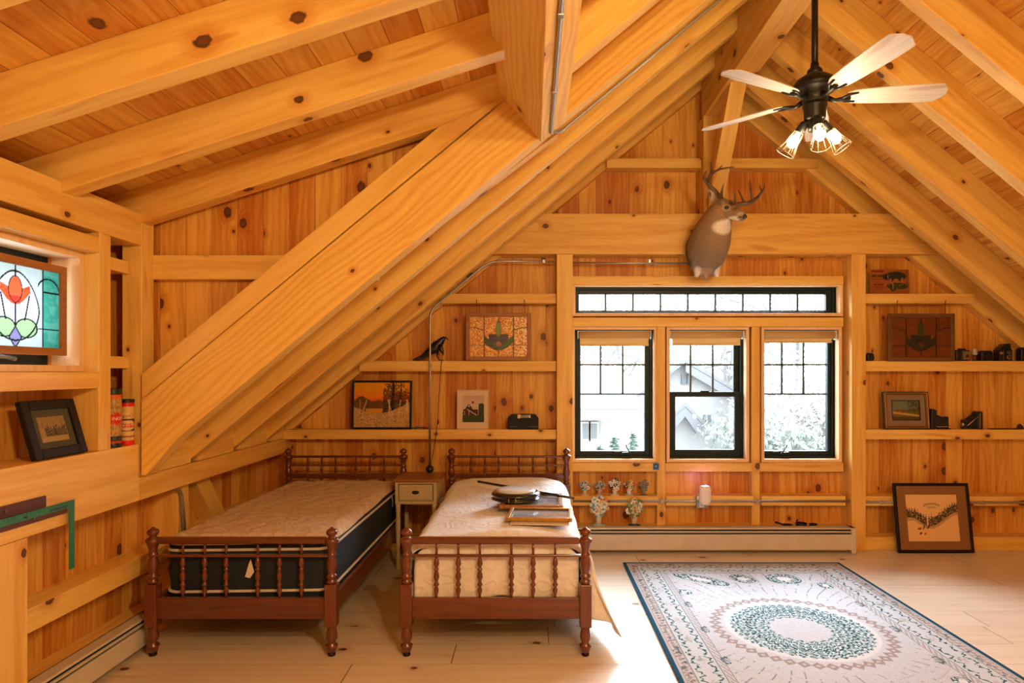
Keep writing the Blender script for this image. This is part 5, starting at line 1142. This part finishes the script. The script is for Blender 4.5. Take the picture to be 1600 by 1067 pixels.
M_BULB = plain('bulb_glow', (1, .9, .7), .3, emit=((1, .80, .50), 70.0)); M_CAGE = plain('cage_wire', (.34, .29, .22), .4, .5)
bulbs = []
for k, az in enumerate((-98, 12, 152)):
    a = R(az); tilt = (R(20), R(44), R(34))[k]
    D = Vector((math.cos(a) * math.sin(tilt), math.sin(a) * math.sin(tilt), -math.cos(tilt)))
    base = Vector((math.cos(a) * .055, math.sin(a) * .055, -.098)); q = D.to_track_quat('Z', 'Y').to_matrix().to_4x4(); M = Matrix.Translation(base) @ q
    sk = mk('lamp_socket', MB().lathe([(.018, -.01), (.024, .0), (.026, .02), (.028, .05), (.026, .058)], 18, M), M_BRZ, fan)
    cg = MB(); n = 8
    prof = [(.027, .05), (.032, .08), (.036, .12), (.050, .165), (.055, .185)]
    for j in range(n):
        t = 2 * math.pi * j / n; cg.tube([(r_ * math.cos(t), r_ * math.sin(t), z_) for r_, z_ in prof], .0017, 6, M=M)
    for r_, z_ in ((.028, .055), (.055, .185)): cg.tube([(r_ * math.cos(t), r_ * math.sin(t), z_) for t in np.linspace(0, 2 * math.pi, 24, endpoint=False)], .0021, 6, closed=True, M=M)
    mk('wire_cage', cg, M_CAGE, sk)
    bb_ = mk('bulb', MB().lathe([(.010, .055), (.014, .07), (.026, .10), (.028, .118), (.020, .138), (.001, .146)], 18, M), M_BULB, sk)
    bulbs.append(Vector(fan.location) + base + D * .12)

# ------------------------------------------------------------------ deer head
dx, dy, dz = 1.505, 5.62, 2.62
deer = root('deer_head_mount', (dx, dy, dz), 'taxidermy deer head with large antlers mounted on the tie beam', 'deer mount')
def D_(p): return (p[0] - dx, p[1] - dy, p[2] - dz)
fm = MB()
def sw(path, n=18): fm.sweepell([(D_(c), a, b) for c, a, b in path], n)
sw([((1.505, 5.64, 2.62), .150, .205), ((1.503, 5.58, 2.625), .172, .225), ((1.503, 5.50, 2.65), .172, .215), ((1.508, 5.42, 2.70), .166, .19), ((1.515, 5.36, 2.765), .150, .165), ((1.528, 5.31, 2.83), .128, .132), ((1.543, 5.265, 2.885), .104, .108), ((1.558, 5.235, 2.915), .082, .088), ((1.57, 5.21, 2.92), .05, .06)])
# skull and muzzle, pointing towards the right front
sw([((1.515, 5.29, 2.925), .04, .045), ((1.535, 5.265, 2.925), .070, .075), ((1.560, 5.235, 2.918), .076, .080), ((1.585, 5.205, 2.902), .069, .072), ((1.610, 5.175, 2.880), .054, .058), ((1.635, 5.145, 2.855), .042, .045), ((1.658, 5.118, 2.832), .037, .038), ((1.676, 5.098, 2.815), .034, .034), ((1.686, 5.086, 2.806), .022, .024)])
sw([((1.575, 5.20, 2.855), .030, .025), ((1.61, 5.165, 2.832), .030, .024), ((1.64, 5.135, 2.812), .027, .02), ((1.664, 5.11, 2.798), .02, .015)], 12)
# brow
for s in (-1, 1):
    fm.ball(D_((1.575 + s * .042, 5.195 + s * .036, 2.945)), .024, 10, 8)
# brisket lobes / leg stubs
sw([((1.445, 5.56, 2.56), .05, .06), ((1.440, 5.53, 2.50), .052, .05), ((1.425, 5.52, 2.44), .040, .035), ((1.405, 5.52, 2.40), .016, .018)], 12)
sw([((1.55, 5.56, 2.56), .05, .06), ((1.57, 5.53, 2.50), .050, .05), ((1.585, 5.52, 2.44), .036, .032), ((1.595, 5.52, 2.40), .014, .016)], 12)
sw([((1.495, 5.54, 2.54), .055, .06), ((1.49, 5.51, 2.47), .045, .045), ((1.493, 5.51, 2.40), .030, .030), ((1.50, 5.515, 2.365), .010, .012)], 12)
# ear (left one seen open), second ear behind
def ear(base, tip, w, nrm):
    b, t = Vector(base), Vector(tip); n_ = Vector(nrm).normalized(); ax = (t - b); sd = ax.cross(n_).normalized(); rings = []
    for i in range(9):
        u = i / 8; c = b + ax * u; ww = w * math.sin(math.pi * (.16 + .84 * u) ** .8) ** .8 + .003; th = .010 * (1 - u) + .004
        rg_ = []
        for k in range(12):
            a = 2 * math.pi * k / 12; cup = (.45 * ww) * (math.cos(a) ** 2) * (1 - u * .5)
            rg_.append(D_(tuple(c + sd * ww * math.cos(a) + n_ * (th * math.sin(a) + cup))))
        rings.append(rg_)
    fm.loft(rings)
ear((1.512, 5.26, 2.955), (1.440, 5.26, 3.09), .040, (.25, -.95, .05)); ear((1.60, 5.30, 2.96), (1.72, 5.38, 3.02), .036, (-.2, -.9, .2))
tmp = mk('tmp', fm, painted('deer_fur', .85, .15, bump=.8), None)
rm = tmp.modifiers.new('r', 'REMESH'); rm.mode = 'VOXEL'; rm.voxel_size = .0062; smm = tmp.modifiers.new('s', 'SMOOTH'); smm.factor = .5; smm.iterations = 5
dgp = bpy.context.evaluated_depsgraph_get(); dgp.update(); me = bpy.data.meshes.new_from_object(tmp.evaluated_get(dgp)); me.name = 'hide'
bpy.data.objects.remove(tmp)
n = len(me.vertices); co = np.empty(n * 3, np.float32); me.vertices.foreach_get('co', co); co = co.reshape(-1, 3).astype(float) + (dx, dy, dz)
g = np.random.RandomState(5).rand(n)
col = np.tile(np.array([.30, .20, .115]), (n, 1))
def near(p, r, soft=.3):
    d_ = np.sqrt((((co - p) / r) ** 2).sum(1)); return np.clip((1 + soft - d_) / (2 * soft), 0, 1)[:, None]
def put(m, c): global col; col = col * (1 - m) + np.array(c) * m
put(near((1.50, 5.45, 2.55), (.2, .2, .18)), (.25, .185, .125)); put(near((1.45, 5.35, 2.86), (.08, .12, .10)), (.36, .19, .08))
put(near((1.548, 5.26, 2.765), (.088, .10, .065), .15), (.74, .66, .58))                 # white throat patch
put(near((1.60, 5.19, 2.92), (.05, .05, .05)), (.36, .18, .07)); put(near((1.53, 5.22, 2.89), (.05, .06, .05)), (.40, .22, .10))
put(near((1.625, 5.16, 2.805), (.07, .07, .026), .2), (.78, .72, .66))                   # chin
put(near((1.60, 5.165, 2.925), (.03, .035, .035), .3), (.10, .055, .03)); put(near((1.625, 5.14, 2.878), (.028, .03, .022), .3), (.09, .05, .03))
put(near((1.662, 5.105, 2.835), (.035, .035, .022), .2), (.50, .40, .30)); put(near((1.684, 5.085, 2.814), (.020, .020, .020), .25), (.012, .010, .010))
put(near((1.660, 5.10, 2.808), (.028, .028, .006), .3), (.03, .02, .015))
put(near((1.556, 5.14, 2.901), (.030, .035, .024), .25), (.50, .37, .24)); put(near((1.560, 5.14, 2.901), (.019, .03, .016), .2), (.03, .02, .012))
put(near((1.462, 5.24, 3.03), (.030, .03, .052), .3), (.52, .42, .30)); put(near((1.455, 5.235, 3.04), (.012, .03, .03), .3), (.12, .08, .05))
for p in ((1.425, 5.50, 2.45), (1.59, 5.50, 2.45)): put(near(p, (.030, .06, .065), .25), (.74, .68, .60))
put(near((1.49, 5.47, 2.44), (.05, .06, .07), .3), (.42, .30, .18)); put(near((1.505, 5.47, 2.49), (.02, .05, .035), .3), (.05, .035, .02))
put(near((1.36, 5.58, 2.62), (.035, .09, .2), .3), (.07, .05, .035))
col *= (.84 + .32 * g[:, None])
at = me.color_attributes.new('Col', 'FLOAT_COLOR', 'POINT'); at.data.foreach_set('color', np.concatenate([col, np.ones((n, 1))], 1).astype(np.float32).ravel())
me.polygons.foreach_set('use_smooth', [True] * len(me.polygons))
body = bpy.data.objects.new('hide', me); COL.objects.link(body); body.parent = deer
M_EYE = plain('glass_eye', (.012, .006, .003), .04, coat=1)
for c in ((1.560, 5.146, 2.901), (1.640, 5.228, 2.901)): mk('glass_eye', MB().ball(D_(c), .0145, 14, 10), M_EYE, deer)
mk('nose', MB().ball(D_((1.685, 5.083, 2.813)), (.020, .019, .017), 12, 8), plain('wet_nose', (.012, .010, .010), .25, coat=.5), deer)
M_ANT = plain('antler_bone', (.17, .095, .048), .5, var=.4, bscale=25, bump=.5)
def PX(x, y, d): return D_(px(x, y, d))
def spl(p, m=5):
    P = [Vector(q) for q in p]; out = []
    for i in range(len(P) - 1):
        a = P[max(0, i - 1)]; b = P[i]; c = P[i + 1]; e = P[min(len(P) - 1, i + 2)]
        for k in range(m):
            t = k / m; out.append(.5 * ((2 * b) + (c - a) * t + (2 * a - 5 * b + 4 * c - e) * t * t + (3 * b - a - 3 * c + e) * t ** 3))
    return out + [P[-1]]
def antler(pts, r0, r1):
    s = spl(pts); r0 *= 1.35; r1 *= 1.2; rs = [r0 + (r1 - r0) * (i / (len(s) - 1)) ** 1.2 for i in range(len(s))]; return MB().tube(s, rs, 10)
aL = mk('antler', antler([PX(1137, 320, 5.20), PX(1128, 312, 5.24), PX(1117, 299, 5.27), PX(1107, 287, 5.24), PX(1109, 277, 5.16), PX(1114, 270, 5.05), PX(1127, 264, 4.95), PX(1146, 261, 4.88)], .017, .004), M_ANT, deer)
for p, r0 in (([PX(1106, 288, 5.24), PX(1101, 280, 5.22), PX(1101, 272, 5.20), PX(1104, 267, 5.2)], .011), ([PX(1112, 272, 5.08), PX(1112, 262, 5.08), PX(1111, 252, 5.08)], .009), ([PX(1127, 306, 5.23), PX(1128, 298, 5.19), PX(1131, 287, 5.17)], .010), ([PX(1118, 268, 5.0), PX(1124, 263, 5.03), PX(1129, 258, 5.05)], .006)):
    mk('tine', antler(p, r0, .0022), M_ANT, aL)
aR = mk('antler', antler([PX(1148, 320, 5.18), PX(1158, 319, 5.19), PX(1170, 317, 5.18), PX(1182, 310, 5.12), PX(1190, 301, 5.04), PX(1194, 294, 4.98), PX(1195, 286, 4.94)], .016, .003), M_ANT, deer)
for p, r0 in (([PX(1176, 314, 5.15), PX(1174, 303, 5.14), PX(1172, 290, 5.13), PX(1172, 280, 5.12)], .009), ([PX(1191, 299, 5.03), PX(1188, 294, 5.04), PX(1187, 289, 5.05)], .007), ([PX(1163, 318, 5.19), PX(1158, 306, 5.22), PX(1154, 297, 5.24)], .008), ([PX(1149, 318, 5.17), PX(1149, 310, 5.13), PX(1147.5, 301, 5.10)], .009)):
    mk('tine', antler(p, r0, .002), M_ANT, aR)
# ------------------------------------------------------------------ outside
M_SNOWG = plain('pale_ground', (.85, .85, .85), .9, var=.1, bscale=.6)
gd = struct('ground_outside', MB().box(-40, 60, 6.6, 90, -3.3, -3.0), M_SNOWG)
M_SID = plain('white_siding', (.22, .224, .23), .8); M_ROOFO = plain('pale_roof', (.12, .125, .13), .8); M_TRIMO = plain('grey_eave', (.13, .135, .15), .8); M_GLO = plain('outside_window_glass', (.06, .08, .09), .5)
def O(x, y, d): return px(x, y, d)
# near house (left window)
h1 = root('house', (-1, 16, -3), 'white house with broad pale roof and paired windows, seen through the left window', 'house')
def rl(r, mb): mb.v = [tuple(Vector(q) - Vector(r.location)) for q in mb.v]; return mb
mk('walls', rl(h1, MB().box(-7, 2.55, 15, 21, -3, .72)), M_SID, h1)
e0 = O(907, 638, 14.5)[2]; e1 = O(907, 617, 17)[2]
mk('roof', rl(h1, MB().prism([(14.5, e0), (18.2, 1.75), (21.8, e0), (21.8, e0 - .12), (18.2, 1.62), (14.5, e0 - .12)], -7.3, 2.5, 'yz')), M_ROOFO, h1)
mk('eave', rl(h1, MB().box(-7.3, 2.5, 14.44, 14.56, e0 - .26, e0 - .04)), M_TRIMO, h1)
for xa, xb in ((910, 919), (923, 932)):
    a, _, zt = O(xa, 662, 15); b, _, zb = O(xb, 685, 15); f = mk('window', rl(h1, MB().box(a - .05, b + .05, 14.93, 15.02, zb - .05, zt + .05)), M_SID, h1); mk('pane', rl(h1, MB().box(a, b, 14.91, 14.95, zb, zt)), M_GLO, f)
# far gabled house (middle window)
h2 = root('house', (7, 24, -3), 'white gabled house with small windows, seen through the middle window', 'house')
ap = O(1068, 560, 24); re = O(1150, 608, 24); le = O(985, 622, 24)
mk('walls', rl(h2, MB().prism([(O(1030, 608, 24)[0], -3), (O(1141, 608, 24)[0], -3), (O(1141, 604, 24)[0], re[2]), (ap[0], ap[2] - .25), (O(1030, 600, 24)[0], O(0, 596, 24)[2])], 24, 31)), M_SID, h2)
def roofband(r, a, b, th, y0, y1, name='roof'): return mk(name, rl(r, MB().prism([(a[0], a[2]), (b[0], b[2]), (b[0], b[2] - th), (a[0], a[2] - th)], y0, y1)), M_ROOFO, r)
roofband(h2, ap, re, .16, 23.6, 31); roofband(h2, ap, le, .16, 23.6, 31)
mk('eave', rl(h2, MB().prism([(ap[0], ap[2] - .17), (re[0], re[2] - .17), (re[0], re[2] - .5), (ap[0], ap[2] - .5)], 23.62, 23.8)), M_TRIMO, h2)
for xa, xb, ya, yb in ((1064, 1070, 585, 600), (1073, 1078, 585, 600)):
    a, _, zt = O(xa, ya, 24); b, _, zb = O(xb, yb, 24); mk('window', rl(h2, MB().box(a, b, 23.9, 24.02, zb, zt)), M_GLO, h2)
h3 = root('house_porch', (6, 20, -3), 'lower white gable with dark eaves in front of the far house', 'house')
ap = O(1066, 627, 20); re = O(1096, 657, 20); le = O(1030, 660, 20)
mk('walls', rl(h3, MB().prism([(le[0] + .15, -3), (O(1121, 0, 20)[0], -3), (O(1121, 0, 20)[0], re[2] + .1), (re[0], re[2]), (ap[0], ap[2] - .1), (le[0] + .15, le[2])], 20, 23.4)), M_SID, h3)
roofband(h3, ap, re, .14, 19.6, 23.4); roofband(h3, ap, le, .14, 19.6, 23.4)
mk('eave', rl(h3, MB().prism([(ap[0], ap[2] - .15), (re[0], re[2] - .15), (re[0] - .2, re[2] - .42), (ap[0], ap[2] - .45)], 19.62, 19.8).prism([(ap[0], ap[2] - .15), (le[0], le[2] - .15), (le[0] + .2, le[2] - .42), (ap[0], ap[2] - .45)], 19.62, 19.8)), M_TRIMO, h3)
for xa, xb in ((1097, 1102), (1105, 1110)):
    a, _, zt = O(xa, 647, 20); b, _, zb = O(xb, 659, 20); mk('window', rl(h3, MB().box(a, b, 19.9, 20.02, zb, zt)), M_GLO, h3)
# car
cx, _, cz = O(1128, 706, 15); car = root('parked_car', (cx + .35, 15, -3), 'pale parked car just visible at the bottom of the middle window', 'car')
pf = [(-2.1, .35), (2.1, .35), (2.15, .75), (1.5, .92), (.7, 1.38), (-.9, 1.40), (-1.6, .98), (-2.15, .85)]
mk('car_body', MB().prism(pf, -.85, .85), plain('pale_car_paint', (.2, .21, .22), .3, coat=.5), car, bev=.06)
mk('car_windows', MB().prism([(-1.35, .98), (1.25, .98), (.62, 1.30), (-.85, 1.32)], -.87, .87), M_GLO, car)
for sx in (-1.3, 1.3):
    for sy in (-.8, .8): mk('wheel', MB().lathe([(.33, -.1), (.33, .1)], 20, Matrix.Translation((sx, sy, .33)) @ Matrix.Rotation(R(90), 4, 'X')), M_DARK, car)
# conifers and pale autumn trees
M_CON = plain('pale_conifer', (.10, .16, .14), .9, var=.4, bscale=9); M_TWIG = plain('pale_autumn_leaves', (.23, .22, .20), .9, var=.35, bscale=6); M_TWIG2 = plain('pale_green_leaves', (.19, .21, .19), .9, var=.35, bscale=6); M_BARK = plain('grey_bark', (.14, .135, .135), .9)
g = random.Random(11)
def conifer(xp, ybot, ytop, d, label):
    x, _, zt = O(xp, ytop, d); r = root('conifer', (x, d, -3), label, 'tree'); H = zt + 3; mb = MB()
    for k in range(420):
        t = g.random() ** .7; z = .2 + (H - .2) * t; rr = H * .15 * (1 - t) + .03; a = g.uniform(0, 6.28); s = .10 + .12 * (1 - t)
        c = Vector((rr * math.cos(a), rr * math.sin(a), z)); v1 = Vector((math.cos(a), math.sin(a), -.4)) * s; v2 = Vector((-math.sin(a), math.cos(a), .1)) * s * .5
        mb.add([c - v1, c + v2, c + v1 + Vector((0, 0, .04)), c - v2], [(0, 1, 2, 3)])
    mb.lathe([(H * .12, .3), (.02, H)], 10); mk('foliage', mb, M_CON, r); mk('trunk', MB().lathe([(.1, 0), (.06, .8)], 8), M_BARK, r)
conifer(960, 702, 683, 12.5, 'small pale conifer, left of two at the foot of the white house'); conifer(989, 702, 676, 13.8, 'taller pale conifer, right of two at the foot of the white house'); conifer(936, 706, 696, 11.0, 'lowest conifer tip at the bottom of the left window')
def tree(x, d, H, W, mat, label, n=4200, trunk=True):
    r = root('leafy_tree', (x, d, -3), label, 'tree'); mb = MB(); cl = [(g.gauss(0, W * .33), g.gauss(0, W * .33), H * .62 + g.gauss(0, H * .17)) for _ in range(26)]
    for k in range(n):
        c = Vector(g.choice(cl)) + Vector((g.gauss(0, W * .12), g.gauss(0, W * .12), g.gauss(0, H * .07))); s = g.uniform(.05, .13); a = Vector((g.gauss(0, 1), g.gauss(0, 1), g.gauss(0, 1))).normalized(); b = a.orthogonal().normalized()
        mb.add([c - a * s, c - b * s * .6, c + a * s, c + b * s * .6], [(0, 1, 2, 3)])
    mk('crown', mb, mat, r); tb = MB().tube([(0, 0, 0), (.1, 0, H * .4), (-.05, .1, H * .75)], [.22, .16, .04], 8)
    for k in range(7): c = cl[k]; tb.tube([(.08, 0, H * (.3 + .05 * k)), tuple(Vector(c) * .6 + Vector((0, 0, H * .2))), c], [.08, .05, .01], 6)
    mk('trunk', tb, M_BARK, r)
for i, (x, d, H, W, m, lb) in enumerate([
    (9.0, 30, 10, 7, M_TWIG2, 'pale green tree right of the far gabled house'), (13.2, 32, 12, 8, M_TWIG, 'large pale autumn tree seen high in the right window'),
    (10.2, 21, 4.2, 4, M_TWIG, 'low pale brush filling the lower right window, nearest the frame post'), (7.7, 18.5, 3.3, 3, M_TWIG2, 'low pale shrub left in the right window'),
    (11.0, 24, 5.0, 6, M_TWIG, 'mass of pale leaves behind the low brush in the right window'),
    (4.5, 34, 11, 8, M_TWIG, 'pale tree behind the houses in the transom window'), (18, 36, 12, 9, M_TWIG2, 'distant pale green tree at the right end of the transom')]):
    tree(x, d, H, W, m, lb)

# ------------------------------------------------------------------ light
w = bpy.data.worlds.new('World'); SC.world = w; w.use_nodes = True; t = w.node_tree; bg = t.nodes['Background']
bg.inputs[0].default_value = (.84, .93, 1.0, 1); bg.inputs[1].default_value = 10.5
def sun(name, strength, col, el, az, ang):
    l = bpy.data.lights.new(name, 'SUN'); l.energy = strength; l.color = col; l.angle = R(ang); o = bpy.data.objects.new(name, l); COL.objects.link(o)
    # az: degrees from +y towards +x of where the light comes from
    d_ = Vector((math.sin(R(az)) * math.cos(R(el)), math.cos(R(az)) * math.cos(R(el)), math.sin(R(el)))); o.rotation_euler = d_.to_track_quat('Z', 'Y').to_euler(); return o
sun('soft_sky_right', 17.0, (.80, .91, 1.0), 36, 36, 46)
sun('soft_sky_sun', 7.0, (.80, .91, 1.0), 42, 4, 62)
sun('soft_sky_glow', 18.0, (.80, .91, 1.0), 37, -42, 50)
def point(name, loc, e, col, r):
    l = bpy.data.lights.new(name, 'POINT'); l.energy = e; l.color = col; l.shadow_soft_size = r; o = bpy.data.objects.new(name, l); COL.objects.link(o); o.location = loc; return o
WARM = (1.0, .73, .36)
for b in bulbs: point('fan_bulb_light', b, 26, WARM, .03)
point('freshener_glow', (1.52, 5.63, .605), .9, (.5, .3, 1.0), .01)
# warm fill lights added for brightness, standing in for unseen lamps
point('rear_fill_light', (1.6, -.6, 2.8), 165, WARM, .10)
point('low_fill_light', (2.3, .5, 1.65), 16, WARM, .09)
point('header_fill_light', (.55, .55, 2.56), 108, WARM, .06)

# ------------------------------------------------------------------ camera
cd_ = bpy.data.cameras.new('cam'); cam_o = bpy.data.objects.new('camera', cd_); COL.objects.link(cam_o); SC.camera = cam_o
cam_o.location = (0, 0, CAMZ); cam_o.rotation_euler = (R(90), 0, 0); cd_.sensor_width = 36; cd_.lens = 22.5; cd_.shift_x = -32 / 1600; cd_.shift_y = 47.5 / 1600; cd_.clip_end = 300
vs = SC.view_settings; vs.view_transform = 'Standard'; vs.look = 'None'; vs.gamma = 1; vs.exposure = .1; vs.use_curve_mapping = False
SC.cycles.use_denoising = True
try: SC.cycles.denoiser = 'OPENIMAGEDENOISE'
except Exception: pass
SC.cycles.max_bounces = 10; SC.cycles.diffuse_bounces = 4; SC.cycles.transparent_max_bounces = 12; SC.cycles.sample_clamp_indirect = 8
